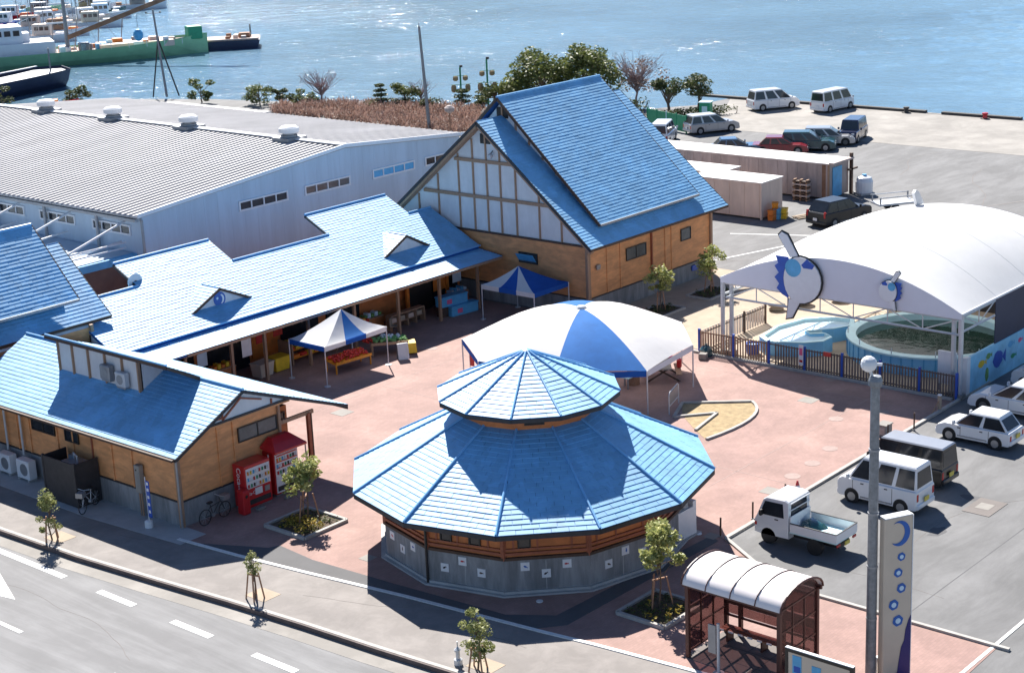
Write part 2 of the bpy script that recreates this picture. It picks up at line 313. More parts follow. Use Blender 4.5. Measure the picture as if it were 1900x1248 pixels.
# brick plaza, its asphalt border, the white edge line
plaza = sheet('plaza', [(x,y) for x,y in WALK[2:9]] + [(39.6,24),(39.9,20.8),(46.2,21.0),(46.2,28.9),(48.6,32.75),(67.5,33.0),(67.6,47.0),(69.2,56.0),(69.2,66),(44,66),(44,64)], 0.0, 'brick_paving', t=0.1)
sheet('asphalt_border', [(36.75,48.9),(37.0,46.6),(37.4,43.5),(38.07,39.0),(38.55,34.6),(38.72,33.7),(39.55,33.0),(48.2,32.85),(48.4,33.35),(39.9,33.75),(38.95,35.2),(38.55,40),(38.3,44),(38.5,46.0),(38.1,46.2)], 0.006, 'asphalt_dark', t=0.05)
el = MB()
for a, b in zip(WALK[2:-1], WALK[3:]): el.bar((a[0],a[1],0.01),(b[0],b[1],0.01),0.16,0.03)
tag(el.build('edge_kerb','paint_white'), kind='structure')
ek = MB().bar((48.5,32.72,0.03),(67.3,32.95,0.03),0.16,0.1).bar((67.3,32.95,0.03),(90,33.5,0.03),0.16,0.1).bar((46.2,20.6,0.03),(46.2,28.9,0.03),0.14,0.1).bar((46.2,28.9,0.03),(48.5,32.72,0.03),0.14,0.08)
tag(ek.build('edge_kerb','kerb_stone'), kind='structure')
ek = MB().bar((43.0,21.1,0.0),(95,21.4,0.0),0.12,0.02); tag(ek.build('parking_line','paint_white'), kind='structure')
sheet('concrete_apron', [(35.95,62.5),(35.95,54.5),(36.35,49.2),(37.6,49.2),(37.6,66),(35.95,66)], 0.008, 'concrete', t=0.05)
sheet('sand_path', [(67.65,46.8),(79,46.5),(82,50),(82,56.2),(69.2,56.2)], 0.002, 'sand_paving', t=0.05)
pf = sheet('pool_paving', [(67.75,33.2),(84,33.2),(84,47),(67.75,47)], 0.006, 'sand_paving', t=0.05)
quay = sheet('quay_apron', [(123.2,-200),(138.6,-200),(138.6,92.5),(123.2,84)], 0.0, 'concrete_pale', t=0.05)
for y in range(-190, 90, 9): MB().box(138.1,138.6,y+0.6,y+8.0,0,0.22).build('quay_stop','quay_dark',quay)
MB().box(138.0,138.15,-190,90,0.0,0.02).build('quay_joint','asphalt_mid',quay)
for x,y,s in ((63.85,38.54,0.75),(53.46,33.95,0.7),(50.69,55.32,0.8),(48.43,33.3,0.5),(39.6,42.43,0.5),(47.5,48.8,0.7)):
    MB().box(x-s/2,x+s/2,y-s/2,y+s/2,-0.05,0.008).build('drain_cover','concrete_pale',plaza)
for x,y in ((57.0,34.2),(58.9,34.5),(55.31,34.1),(64.2,35.0),(67.0,39.3),(62.3,36.2),(60.5,58.9),(46.5,36.0)):
    MB().lathe([(0.33,-0.03),(0.33,0.007),(0.001,0.009)],18,(x,y,0)).build('manhole_cover','paver_cover',plaza)
for a_,b_ in (((45.5,56.4),(66.8,56.8)),((52.0,46.5),(67.2,47.0)),((52.3,36.2),(67.2,36.4)),((54.5,33.0),(54.6,56.5)),((65.3,33.2),(65.4,46.8)),((46.3,46.2),(54.5,46.4))): MB().bar((a_[0],a_[1],.001),(b_[0],b_[1],.001),.035,.006).build('joint','paver_cover',plaza)
MB().box(55.8,57.4,25.9,27.0,-0.05,0.003).build('patch','asphalt_mid',ground); MB().box(56.35,56.95,26.2,26.75,-0.04,0.008).build('drain_cover','concrete_pale',ground)
# wet-asphalt crease lines in the lot behind the pool
MB().bar((97,54,-0.008),(121,42,-0.008),0.12,0.01).build('seam','asphalt_walk',ground); MB().bar((90,60.2,-0.006),(92.6,54.2,-0.006),0.15,0.01).build('parking_line','paint_white',ground)
MB().bar((83,57.2,-0.006),(92.6,54.2,-0.006),0.15,0.012).build('parking_line','paint_white',ground)
def crack(parent,x,y,a,L,z,w=.014,m='asphalt_mid'):
    mb = MB(); p = Vector((x,y,z)); 
    for i in range(int(L/.5)):
        a += random.uniform(-.16,.16); q = p+Vector((math.cos(a)*.5,math.sin(a)*.5,0)); mb.bar(p,q,w,.004); p = q
    mb.build('crack',m,parent)
for x,y,a,L in ((52,27,.2,7),(60,25,1.0,8),(66,26,2.2,6),(72,27,.4,9),(48.5,24,1.4,4),(90,52,2.5,8),(105,50,.6,14),(112,60,.2,12)): crack(ground,x,y,a,L,-.0105,.016 if x<80 else .05)
for x,y,a,L in ((30.5,52,-1.4,9),(27,44,-1.6,12),(31,37,-1.5,8)): crack(road,x,y,a,L,-.1685)
for x,y,a,L in ((35.6,52,-1.5,5),(36.0,42,-1.3,4),(37.2,36,-1.5,3)): crack(side,x,y,a,L,-.0025,.02)
for x,y,sx,sy in ((53.5,26.8,.5,.35),(57.2,27.2,.35,.5),(49.6,27.0,.4,.3),(64.0,26.5,.45,.3),(61.0,26.0,.3,.3)):
    MB().add([(x+math.cos(R(k*30))*sx*random.uniform(.6,1.2),y+math.sin(R(k*30))*sy*random.uniform(.6,1.2),-.0095) for k in range(12)],[tuple(range(12))]).build('oil_stain','asphalt_dark',ground)
for y in (24.4,): MB().box(47,95,y-.02,y+.02,-.02,-.0098).build('joint','asphalt_dark',ground)
def wave(x,y):
    c = .55+.45*math.sin(x*.031+1.3*math.sin(y*.023))*math.sin(y*.027+1.1*math.cos(x*.019)); h = 0
    for k,(ang,wl,am,ph) in enumerate(((41,3.1,.028,0),(62,4.3,.03,1.7),(22,3.6,.026,4.1),(50,6.5,.035,2.2),(5,5.2,.022,5.0),(80,3.0,.018,.6))):
        a = R(ang); h += am*math.sin((x*math.cos(a)+y*math.sin(a))*6.283/wl+ph+.9*math.sin(x*.21*(1+.3*k)+k)+.9*math.sin(y*.17*(1+.2*k)-k))
    return h*c
GX,GY,ST = 290,370,1.1
sv = [(86+i*ST,18+j*ST,-1.6+wave(86+i*ST,18+j*ST)*min(1,i/6,j/6,(GX-i)/12,(GY-j)/12)) for i in range(GX+1) for j in range(GY+1)]
sf = [(i*(GY+1)+j,(i+1)*(GY+1)+j,(i+1)*(GY+1)+j+1,i*(GY+1)+j+1) for i in range(GX) for j in range(GY)]
xe,ye = 86+GX*ST,18+GY*ST
sm = MB(); sm.v = sv; sm.f = sf
for q in (((60,-1500),(3500,-1500),(3500,18),(60,18)),((60,ye),(3500,ye),(3500,3500),(60,3500)),((xe,18),(3500,18),(3500,ye),(xe,ye)),((60,18),(86,18),(86,ye),(60,ye))): sm.add([(x,y,-1.6) for x,y in q],[(0,1,2,3)])
sea = sm.build('sea','sea',smooth=True); tag(sea, kind='structure')
# the far shore's hills, whose reflection darkens the far water
hl = MB(); rings = []
for j,(d,hf) in enumerate(((520,0),(620,0.55),(760,1.0),(980,0.8))):
    rings.append([(math.cos(a)*d, math.sin(a)*d, -1.6 + hf*(70+35*math.sin(a*9+1)+25*math.sin(a*23+j))) for a in [R(18+ i*1.4) for i in range(70)]])
hl.loft(rings, closed=False); tag(hl.build('hill','hill_green',smooth=True), kind='structure')

# ------------------------------------------------------------------ slate roofs
_tile = {}
def tile_mesh(w, row):
    k = (w, row)
    if k not in _tile:
        L = row*1.22; a = w/2-0.006
        vs = [(-a,0,0.004),(a,0,0.004),(a,0,0.028),(-a,0,0.028),(-a,L,0.0),(a,L,0.0),(a,L,0.007),(-a,L,0.007)]
        fs = [(0,1,2,3),(3,2,6,7),(0,3,7,4),(1,5,6,2)]
        me = MB().add(vs, fs).mesh('slate', 'slate'); _tile[k] = (me, vs, fs)
    return _tile[k]
def slate_roof(root, quads, row=0.2, tw=0.6, n_ind=0, thick=0.10, name='roof', edge='roof_edge'):
    """quads: (eave left, eave right, ridge right, ridge left) seen from outside; returns the roof part"""
    deck = MB()
    for q in quads:
        q = [Vector(p) for p in q]
        if (q[2]-q[3]).length < 1e-4: q = q[:3]
        elif (q[0]-q[1]).length < 1e-4: q = q[1:]
        deck.slab(q, thick)
    roof = deck.build(name, 'slate_under', root)
    T = []; me, tv, tf = tile_mesh(tw, row)
    for q in quads:
        P0,P1,P2,P3 = [Vector(p) for p in q]
        u = (P1-P0).normalized() if (P1-P0).length > 1e-4 else (P2-P3).normalized(); n = u.cross((P3-P0)).normalized(); v = n.cross(u)
        H = (P3-P0).dot(v); rows = max(1, int(H/row))
        rr = H/rows
        for i in range(rows):
            t = (i+0.5)/rows
            L = P0.lerp(P3,t); Rr = P1.lerp(P2,t); a = (L-P0).dot(u); b = (Rr-P0).dot(u)
            off = (i%2)*tw*0.5 + (0.13*tw if i%3==0 else 0)
            k = math.floor((a-off)/tw)
            x = off+k*tw
            while x < b-0.02:
                x0, x1 = max(x,a), min(x+tw,b)
                if x1-x0 > 0.05:
                    mid = P0+u*((x0+x1)/2)+v*(i*rr-0.012)+n*0.004
                    T.append((mid, u, v, n, (x1-x0)/tw, rr/row))
                x += tw
    T.sort(key=lambda t: (t[0]-Vector((0,0,25))).length)
    T = [(mid+n*random.uniform(0,.006),u,v,n,sx,sy) for mid,u,v,n,sx,sy in T]
    for mid,u,v,n,sx,sy in T[:n_ind]:
        o = bpy.data.objects.new('slate', me); col.objects.link(o); o.parent = roof
        o.matrix_basis = Matrix(((u.x*sx,v.x*sy,n.x,mid.x),(u.y*sx,v.y*sy,n.y,mid.y),(u.z*sx,v.z*sy,n.z,mid.z),(0,0,0,1)))
    mb = MB()
    for mid,u,v,n,sx,sy in T[n_ind:]:
        mb.add([mid+u*(p[0]*sx)+v*(p[1]*sy)+n*p[2] for p in tv], tf)
    if mb.v: mb.build('slates','slate',roof,kind='stuff')
    return roof
def caps(roof, segs, r=0.07, name='ridge_cap', m='ridge_cap'):
    for a, b in segs: MB().cyl(a, b, r, 8).build(name, m, roof)
def fascia(roof, segs, h=0.14, w=0.05, m='roof_edge', name='fascia'):
    for a, b in segs: MB().bar(Vector(a)-Vector((0,0,h*0.55)), Vector(b)-Vector((0,0,h*0.55)), w, h).build(name, m, roof)
def window(root, c, u, n, w, h, panes=2, fm='frame_dark', gm='glass_dark', d=0.05, fw=0.05, name='window', tilt=0):
    """frame + panes on a wall; c centre on the wall, u along the wall, n outward"""
    c,u,n = Vector(c),Vector(u).normalized(),Vector(n).normalized(); up = Vector((0,0,1))
    f = MB()
    for s in (-1,1):
        f.obox(c+u*s*(w/2-fw/2)+n*d*0.5, u*fw/2, up*(h/2), n*d*0.5); f.obox(c+up*s*(h/2-fw/2)+n*d*0.5, u*(w/2-fw), up*fw/2, n*d*0.495)
    for i in range(1,panes): f.obox(c+u*(-w/2+w*i/panes)+n*d*0.45, u*fw*0.4, up*(h/2-fw), n*d*0.45)
    o = f.build(name, fm, root)
    for i in range(panes):
        pw = w/panes; MB().obox(c+u*(-w/2+pw*(i+0.5))+n*d*0.22, u*(pw/2-fw*0.42), up*(h/2-fw), n*d*0.1).build('pane', gm if not isinstance(gm,(list,tuple)) else gm[i%len(gm)], o)
    return o

# ------------------------------------------------------------------ round pavilion
CX, CY = 45.05, 39.05
def PV(r, k, z): return Vector((CX+r*math.cos(R(30*k)), CY+r*math.sin(R(30*k)), z))
pav = E('round_pavilion', (CX,CY,0), label='twelve-sided pavilion with two-tiered blue slate roof and concrete base wall', cat='building', world=True)
slab_ = MB().prism([(p.x,p.y) for p in [PV(5.95,k,0) for k in range(12)]], 0.0, 0.06).build('floor_slab','concrete',pav)
PLQ = {5:((.17,1.02),(.41,.72),(.66,1.05)), 6:((.22,.70),(.46,1.04),(.705,.71)), 7:((.245,1.03),(.49,.73),(.735,1.04)), 8:((.272,.73),(.523,1.03),(.78,.76)), 9:((.25,1.0),(.5,.74))}
WINS = {6:(.25,.63), 7:(.245,), 5:(.55,), 4:(.5,), 2:(.5,), 0:(.5,)}
ci = 0
for k in range(12):
    a, b = PV(5.72,k,0), PV(5.72,k+1,0); n = PV(1,k+0.5,0)-PV(0,k,0); u = (b-a).normalized(); L = (b-a).length
    if k != 10:
        w = MB().obox((a+b)/2+Vector((0,0,0.68))-n*0.1, u*(L/2), n*0.1, Vector((0,0,0.62))).build('wall_panel','concrete_wall',pav)
        MB().obox((a+b)/2+Vector((0,0,0.1))+n*0.03, u*(L/2+0.01), n*0.05, Vector((0,0,0.05))).build('plinth','concrete',w)
        if k in PLQ: MB().obox(a+u*L*0.49+n*0.001+Vector((0,0,0.66)), u*0.012, n*0.004, Vector((0,0,0.55))).build('joint','concrete',w)
    ww = MB().obox((a+b)/2+Vector((0,0,2.05))-n*0.12, u*(L/2-0.05), n*0.08, Vector((0,0,0.75))).build('clad_panel','wood_clad_red',pav)
    for z,h,d in ((1.34,0.05,0.05),(1.52,0.045,0.03),(1.68,0.03,0.012)):
        MB().obox((a+b)/2+Vector((0,0,z))+n*(d-0.04), u*(L/2+0.012), n*0.05, Vector((0,0,h))).build('rail','wood_red' if h<0.05 else 'wood_dark',ww)
    MB().bar(a-n*0.02+Vector((0,0,1.3)), a-n*0.02+Vector((0,0,2.7)), 0.14, 0.14).build('post','wood_red',pav)
    for s in WINS.get(k, ()):
        window(pav, a+u*L*s+n*-0.04+Vector((0,0,1.98)), u, n, 0.46, 0.62, 1, d=0.06)
    for s in (0.12,0.40,0.8):
        if k in (6,7,8): MB().obox(a+u*L*s-n*0.03+Vector((0,0,2.0)), u*0.035, n*0.02, Vector((0,0,0.4))).build('batten','wood_red',ww)
    for s,z in PLQ.get(k, ()):
        ci += 1; p = a+u*L*s+n*0.002+Vector((0,0,z))
        q = MB().obox(p+n*0.012, u*0.155, n*0.012, Vector((0,0,0.155))).build('picture_tile','plastic_white',pav)
        ink = ('paint_black','paint_red','wood_dark','sign_blue')[ci%4]; c0 = p+n*0.027+u*random.uniform(-.03,.03); rot = random.choice((0.0,0.5,-0.5,1.57))
        U = u*math.cos(rot)+Vector((0,0,1))*math.sin(rot); V_ = -u*math.sin(rot)+Vector((0,0,1))*math.cos(rot)
        fishp = [c0+U*x+V_*y for x,y in ((-.075,0),(-.03,.034),(.03,.03),(.06,.008),(.09,.035),(.085,0),(.09,-.035),(.06,-.008),(.03,-.03),(-.03,-.034))]
        MB().add(fishp,[tuple(range(10))]).build('motif',ink,q)
MB().cyl(PV(5.80,6,0),PV(5.80,6,2.6),0.05,8).build('downpipe','frame_dark',pav)
MB().lathe([(5.3,0.07),(5.3,2.6)],12,(CX,CY,0)).build('inner_wall','wood_dark',pav)
MB().bar(PV(5.62,9.97,0)+Vector((0,0,0)),PV(5.62,9.97,2.6),0.3,0.3).build('corner_column','concrete',pav)
MB().lathe([(6.6,2.45),(2.6,2.62)],12,(CX,CY,0)).build('soffit','soffit',pav)
lq = [(PV(6.8,k,2.65),PV(6.8,k+1,2.65),PV(2.5,k+1,4.88),PV(2.5,k,4.88)) for k in range(12)]
rf = slate_roof(pav, lq, 0.22, 0.6, n_ind=300, name='lower_roof')
caps(rf, [(PV(6.82,k,2.70),PV(2.5,k,4.93)) for k in range(12)], 0.045, 'hip_cap'); fascia(rf, [(PV(6.78,k,2.63),PV(6.78,k+1,2.63)) for k in range(12)], 0.16, 0.06)
dr = MB().prism([(p.x,p.y) for p in [PV(2.5,k,0) for k in range(12)]], 4.5, 5.62).build('drum','wood_clad_red',pav)
for k in range(12):
    if k%2: a,b = PV(2.5,k,5.22),PV(2.5,k+1,5.22); n=(PV(1,k+.5,0)-PV(0,k,0)); window(dr,(a+b)/2,(b-a),n,0.72,0.34,1,d=0.05)
uq = [(PV(3.4,k,5.6),PV(3.4,k+1,5.6),PV(0.08,k+1,7.06),PV(0.08,k,7.06)) for k in range(12)]
rf = slate_roof(pav, uq, 0.22, 0.6, n_ind=0, name='upper_roof')
caps(rf, [(PV(3.42,k,5.64),PV(0.1,k,7.10)) for k in range(12)], 0.04, 'hip_cap'); fascia(rf, [(PV(3.38,k,5.58),PV(3.38,k+1,5.58)) for k in range(12)], 0.14, 0.05)
MB().lathe([(0.30,-0.08),(0.16,0.06),(0.001,0.12)],12,(CX,CY,7.06)).build('finial','ridge_cap',rf)
# white entrance screen wall
scr = E('screen_wall', (48.2,34.9,0), R(0), 'white angled screen wall at the entrance of the twelve-sided pavilion', 'wall')
MB().box(-0.1,0.1,-1.0,0.6,0,1.35).build('panel','plastic_white',scr); MB().box(-1.1,-0.1,-1.0,-0.85,0,1.15).build('panel','plastic_white',scr); MB().box(-1.2,0.3,-1.1,0.7,0,0.05).build('base','concrete',scr)
MB().box(-0.55,-0.2,-0.84,-0.8,0.1,0.9).build('door_leaf','metal_grey',scr)
# ------------------------------------------------------------------ corner shop (vending house)
shop = E('corner_shop', (37.5,50.46,0), label='low timber shop with pale blue slate roof, white dormer and vending machines at its gable', cat='building', world=True)
X0,X1,XP,Y0,Y1 = 37.5,42.7,44.3,50.46,64.4
MB().box(X0,X1,Y0,Y1,0,1.0).build('plinth','concrete_wall',shop); MB().box(X1,XP,Y0+1.3,Y1,0,1.0).build('plinth','concrete_wall',shop)
MB().box(X0-0.03,X1+0.03,Y0-0.03,Y1,1.0,1.06).build('trim','roof_edge',shop)
wl = MB().box(X0+0.02,X1-0.02,Y0+0.02,Y1,1.06,3.05)
wl.loft([[(X0+0.02,y,3.05),(X1-0.02,y,3.05),(X1-0.02,y,3.72),(40.4,y,4.75),(X0+0.95,y,3.72)] for y in (Y0+0.02,Y1)],True,True)
wall = wl.build('wall','wood_clad',shop)
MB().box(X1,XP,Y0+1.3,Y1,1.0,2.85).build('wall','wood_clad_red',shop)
YG = 49.99
MB().loft([[(38.62,y,3.86),(42.75,y,3.86),(40.45,y,4.80)] for y in (YG-0.02,YG+0.03)],True,True).build('gable_panel','white_plaster',shop)
MB().bar((38.3,YG-0.03,3.84),(43.2,YG-0.03,3.84),0.08,0.09).build('beam','roof_edge',shop); MB().box(38.5,43.0,YG,Y0+.02,3.70,3.84).build('gable_sill','wood_clad',shop)
for a,b in (((39.5,3.9),(39.5,4.28)),((39.5,3.92),(40.45,4.55)),((40.45,4.55),(41.5,4.22)),((38.9,4.0),(39.5,4.0)),((42.0,3.9),(42.0,4.1)),((40.45,4.55),(40.45,4.8))):
    MB().bar((a[0],YG-0.04,a[1]),(b[0],YG-0.04,b[1]),0.06,0.09,up=(0,1,0)).build('strut','wood_red',shop)
for x in (X0,): MB().bar((x,Y0,0),(x,Y0,3.0),0.16,0.16).build('corner_post','wood_beam',shop)
for x in (39.55,40.35): MB().bar((x,Y0-0.005,1.06),(x,Y0-0.005,3.65),0.07,0.04,up=(1,0,0)).build('batten','wood_clad',wall)
MB().bar((42.72,Y0-0.02,0),(42.72,Y0-0.02,3.7),0.15,0.12).build('post','wood_beam',shop); MB().bar((44.3,Y0-0.02,0),(44.3,Y0-0.02,2.75),0.14,0.14).build('post','wood_red',shop)
MB().bar((44.45,Y0-0.02,0),(44.45,Y0-0.02,2.7),0.07,0.07).build('downpipe','wood_dark',shop)
MB().bar((42.7,Y0-0.0,2.75),(44.6,Y0,2.75),0.1,0.16).build('beam','wood_beam',shop)
for y in (53.3,54.6,55.9,57.2,58.3,60.3,61.2): MB().bar((X0-0.01,y,1.06),(X0-0.01,y,2.95),0.05,0.07,up=(0,1,0)).build('batten','wood_clad' if y not in (55.9,) else 'wood_red',wall)
window(shop,(41.6,Y0,2.85),(1,0,0),(0,-1,0),2.05,0.62,2,gm=('glass_pale','glass_pale'))
window(shop,(43.5,Y0+1.28,2.45),(1,0,0),(0,-1,0),1.3,0.35,1)
window(shop,(X0,59.25,2.45),(0,-1,0),(-1,0,0),1.65,0.58,2,gm=('glass_dark','glass_dark')); window(shop,(X0,57.25,2.42),(0,-1,0),(-1,0,0),0.95,0.58,1); window(shop,(X0,53.6,2.75),(0,-1,0),(-1,0,0),1.5,0.22,2)
for y in (61.95,60.78): MB().cyl((X0-0.12,y,0.9),(X0-0.12,y,3.0),0.05,8).build('downpipe','metal_pale',shop)
MB().cyl((X0-0.1,Y0-0.1,0),(X0-0.1,Y0-0.1,2.9),0.045,8).build('downpipe','metal_grey',shop)
ez,rz_,rx = 3.12,4.90,40.45
q = [((36.95,64.3,ez),(36.95,49.75,ez),(rx,49.75,rz_),(rx,64.3,rz_)),((45.9,49.75,2.77),(45.9,64.3,2.77),(rx,64.3,rz_),(rx,49.75,rz_))]
q[0] = ((36.95,64.3,ez),(36.95,49.75,ez),(rx,49.75,rz_),(rx,64.3,rz_))
rf = slate_roof(shop, q, 0.2, 0.6, n_ind=300)
caps(rf, [((rx,49.72,rz_+0.05),(rx,52.6,rz_+0.05)),((rx,60.6,rz_+0.05),(rx,64.3,rz_+0.05))],0.06)
fascia(rf, [((36.93,64.3,ez+0.02),(36.93,49.73,ez+0.02)),((36.95,49.74,ez+0.02),(rx,49.74,rz_+0.02)),((rx,49.74,rz_+0.02),(45.9,49.74,2.79)),((45.9,49.74,2.72),(45.9,61.5,2.72))],0.13,0.05)
MB().bar((36.84,64.2,ez-0.06),(36.84,49.8,ez-0.06),0.11,0.09).build('gutter','wood_dark',rf)
for i in range(24): MB().bar((36.98,50.1+i*0.6,ez-0.13),(37.6,50.1+i*0.6,ez+0.16),0.06,0.09).build('rafter_end','frame_white',rf)
# dormer: the back slope carried past the ridge over a white wall
dm = MB().box(39.25,39.35,54.6,60.1,4.2,5.55).build('dormer_wall','white_plaster',shop)
MB().loft([[(39.26,y,4.3),(40.5,y,4.9),(39.26,y,5.52)] for y in (54.6,54.66)],True,True).build('dormer_cheek','white_plaster',dm)
for y in (54.62,55.7,56.85,58.0,59.1,60.1): MB().bar((39.21,y,4.28),(39.21,y,5.55),0.09 if y>54.7 else 0.14,0.08,up=(0,1,0)).build('stud','wood_beam',dm)
dr = slate_roof(shop, [((rx+0.1,52.3,rz_+0.06),(rx+0.1,60.4,rz_+0.06),(38.85,60.4,5.84),(38.85,52.3,5.84))], 0.2, 0.6, name='dormer_roof')
fascia(dr, [((38.83,52.28,5.86),(38.83,60.42,5.86)),((38.85,52.28,5.86),(rx,52.28,rz_+0.08))],0.13,0.05,m='wood_dark')
caps(dr,[((38.86,52.3,5.89),(38.86,60.4,5.89))],0.05)
for i,(y,z) in enumerate(((56.55,4.86),(55.55,4.72))):
    ac = E('air_conditioner_unit',(39.05,y,z-0.3),0,('grey round-grilled outdoor unit mounted on the white dormer wall','pale outdoor unit with grille beside the dormer wall end post')[i],'outdoor unit')
    MB().bevbox(-0.14,0.12,-0.32,0.32,0,0.6,0.03).build('casing','metal_grey' if i==0 else 'metal_pale',ac); MB().cyl((-0.15,0,0.3),(-0.13,0,0.3),0.2,14).build('fan_grille','metal_grey',ac); MB().box(-0.1,0.12,-0.28,0.28,-0.08,0.0).build('bracket','metal_grey',ac)

# ------------------------------------------------------------------ market hall (long building)
mk = E('market_hall', (46,62,0), label='long low market building with pale blue slate roof, two gablets and a lean-to eave', cat='building', world=True)
XL,XR = 44.0,69.1
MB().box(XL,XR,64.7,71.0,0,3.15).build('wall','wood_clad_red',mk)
for i,x in enumerate((47.2,50.0,52.1,55.0,58.2,61.4,64.6,67.7)): MB().bar((x,62.05,0),(x,62.05,2.72),0.14,0.14).build('post','wood_beam',mk)
MB().bar((46.8,62.05,2.66),(69.0,62.05,2.66),0.12,0.2).build('beam','wood_beam',mk)
for i in range(37): MB().bar((46.8+i*0.6,61.35,2.66),(46.8+i*0.6,62.6,2.83),0.05,0.09).build('rafter_end','wood_beam',mk)
for x0,x1,z0,z1,m in ((47.5,49.7,0.0,2.3,'glass_dark'),(50.3,53.2,0,2.3,'glass_dark'),(53.4,55.2,0.3,2.4,'paint_orange'),(55.4,58.0,0,2.3,'glass_dark'),(58.6,61.0,0,2.3,'glass_dark'),(65.8,68.8,0,2.3,'glass_dark')):
    MB().box(x0,x1,64.62,64.70,z0,z1).build('shop_front',m,mk)
MB().loft([[(x,63.1,3.0),(x,66.6,4.95),(x,71.5,3.0)] for x in (44.0,69.1)],True,True).build('gable_wall','white_plaster',mk)
sl = lambda y: 3.22+0.49*(y-63.0)
for xa_,xb_ in ((48.9,53.75),(61.6,66.7)):
    MB().box(xa_,xb_,67.55,67.65,4.3,sl(67.5)-.1).build('clerestory_wall','white_plaster',mk)
    for x in (xa_,xb_): MB().loft([[(xx,66.6,4.3),(xx,67.6,4.3),(xx,67.6,sl(67.6)-.1),(xx,66.6,sl(66.6)-.1)] for xx in (x-.03,x+.03)],True,True).build('cheek_wall','white_plaster',mk)
sl = lambda y: 3.22+0.49*(y-63.0)
qq = [((XL,63.0,sl(63)),(69.0,63.0,sl(63)),(69.0,66.6,sl(66.6)),(XL,66.6,sl(66.6))),
      ((48.3,66.6,sl(66.6)),(54.28,66.6,sl(66.6)),(54.28,68.4,sl(68.4)),(48.3,68.4,sl(68.4))),
      ((61.0,66.6,sl(66.6)),(67.2,66.6,sl(66.6)),(67.2,68.4,sl(68.4)),(61.0,68.4,sl(68.4))),
      ((69.0,72.0,2.9),(XL,72.0,2.9),(XL,66.6,sl(66.6)),(69.0,66.6,sl(66.6)))]
rf = slate_roof(mk, qq, 0.2, 0.6, n_ind=0)
caps(rf, [((XL,66.6,sl(66.6)+.05),(48.3,66.6,sl(66.6)+.05)),((54.28,66.6,sl(66.6)+.05),(61.0,66.6,sl(66.6)+.05)),((67.2,66.6,sl(66.6)+.05),(69.0,66.6,sl(66.6)+.05)),((48.3,68.4,sl(68.4)+.05),(54.28,68.4,sl(68.4)+.05)),((61.0,68.4,sl(68.4)+.05),(67.2,68.4,sl(68.4)+.05))],0.06)
for x in (48.28,54.3,60.98,67.22): fascia(rf, [((x,66.6,sl(66.6)+.02),(x,68.4,sl(68.4)+.02))],0.12,0.05)
fb = MB().box(44.3,69.0,63.02,63.06,2.92,3.18).build('eave_board','fabric_blue',mk)
MB().bar((44.3,62.95,3.21),(69.05,62.95,3.21),0.12,0.07).build('gutter','ridge_cap',mk)
lr = slate_roof(mk, [((43.6,61.3,2.80),(69.0,61.3,2.80),(69.0,63.1,3.03),(43.6,63.1,3.03))], 0.2, 0.6, name='eave_roof')
fascia(lr, [((46.8,61.28,2.80),(69.0,61.28,2.80))],0.12,0.05,m='wood_beam')
MB().bar((69.02,61.3,2.78),(69.02,63.1,3.0),0.05,0.12).build('fascia','roof_edge',lr)
for gi,(xa,xb,xm) in enumerate(((49.25,53.25,51.2),(62.4,66.15,64.3))):
    yf = 64.0; zb = sl(yf)-0.05; za = 4.60
    yb = 63+(za-3.22)/0.49
    gb = MB().loft([[(xa+.25,y,zb),(xb-.25,y,zb),(xm,y,za-0.06)] for y in (yf+0.10,yf+0.2)],True,True).build('gablet_wall','white_plaster',mk)
    gr = slate_roof(mk, [((xa,yf,zb),(xa,yf,zb),(xm,yf,za),(xm,yb,za)),((xb,yf,zb),(xb,yf,zb),(xm,yb,za),(xm,yf,za))], 0.2, 0.6, name='gablet_roof', thick=0.06)
    fascia(gr, [((xa,yf-.01,zb+.04),(xm,yf-.01,za+.04)),((xb,yf-.01,zb+.04),(xm,yf-.01,za+.04))],0.13,0.05,m='wood_dark')
    caps(gr,[((xm,yf,za+.02),(xm,yb-.5,za+.02))],0.04)
    if gi == 0:
        em = MB().cyl((xm,yf+0.10,4.05),(xm,yf+0.06,4.05),0.36,24).build('emblem','sign_blue',mk)
        arc = [(math.cos(t)*0.27,math.sin(t)*0.27) for t in [R(-60+i*15) for i in range(9)]]; arc2 = [(-0.09+math.cos(t)*0.25,math.sin(t)*0.25) for t in [R(60-i*15) for i in range(9)]]
        MB().add([(xm+x,yf+0.055,4.05+z) for x,z in arc+arc2],[tuple(range(18))]).build('crescent','plastic_white',em)
        MB().add([(xm-0.15+math.cos(R(i*45))*0.07,yf+0.055,4.12+math.sin(R(i*45))*0.07) for i in range(8)],[tuple(range(8))]).build('dot','sign_light',em)
rs = E('round_sign',(48.45,66.95,0),0,'round white sign with a dark centre behind the left ridge of the market roof','sign')
MB().cyl((0,0.06,5.15),(0,0,5.15),0.42,20).build('disc','plastic_white',rs); MB().cyl((0,-0.005,5.12),(0,-0.02,5.12),0.1,10).build('dot','paint_black',rs); MB().bar((0.1,0.03,4.9),(0.45,0.03,4.9),.05,.05).build('bracket','metal_grey',rs)

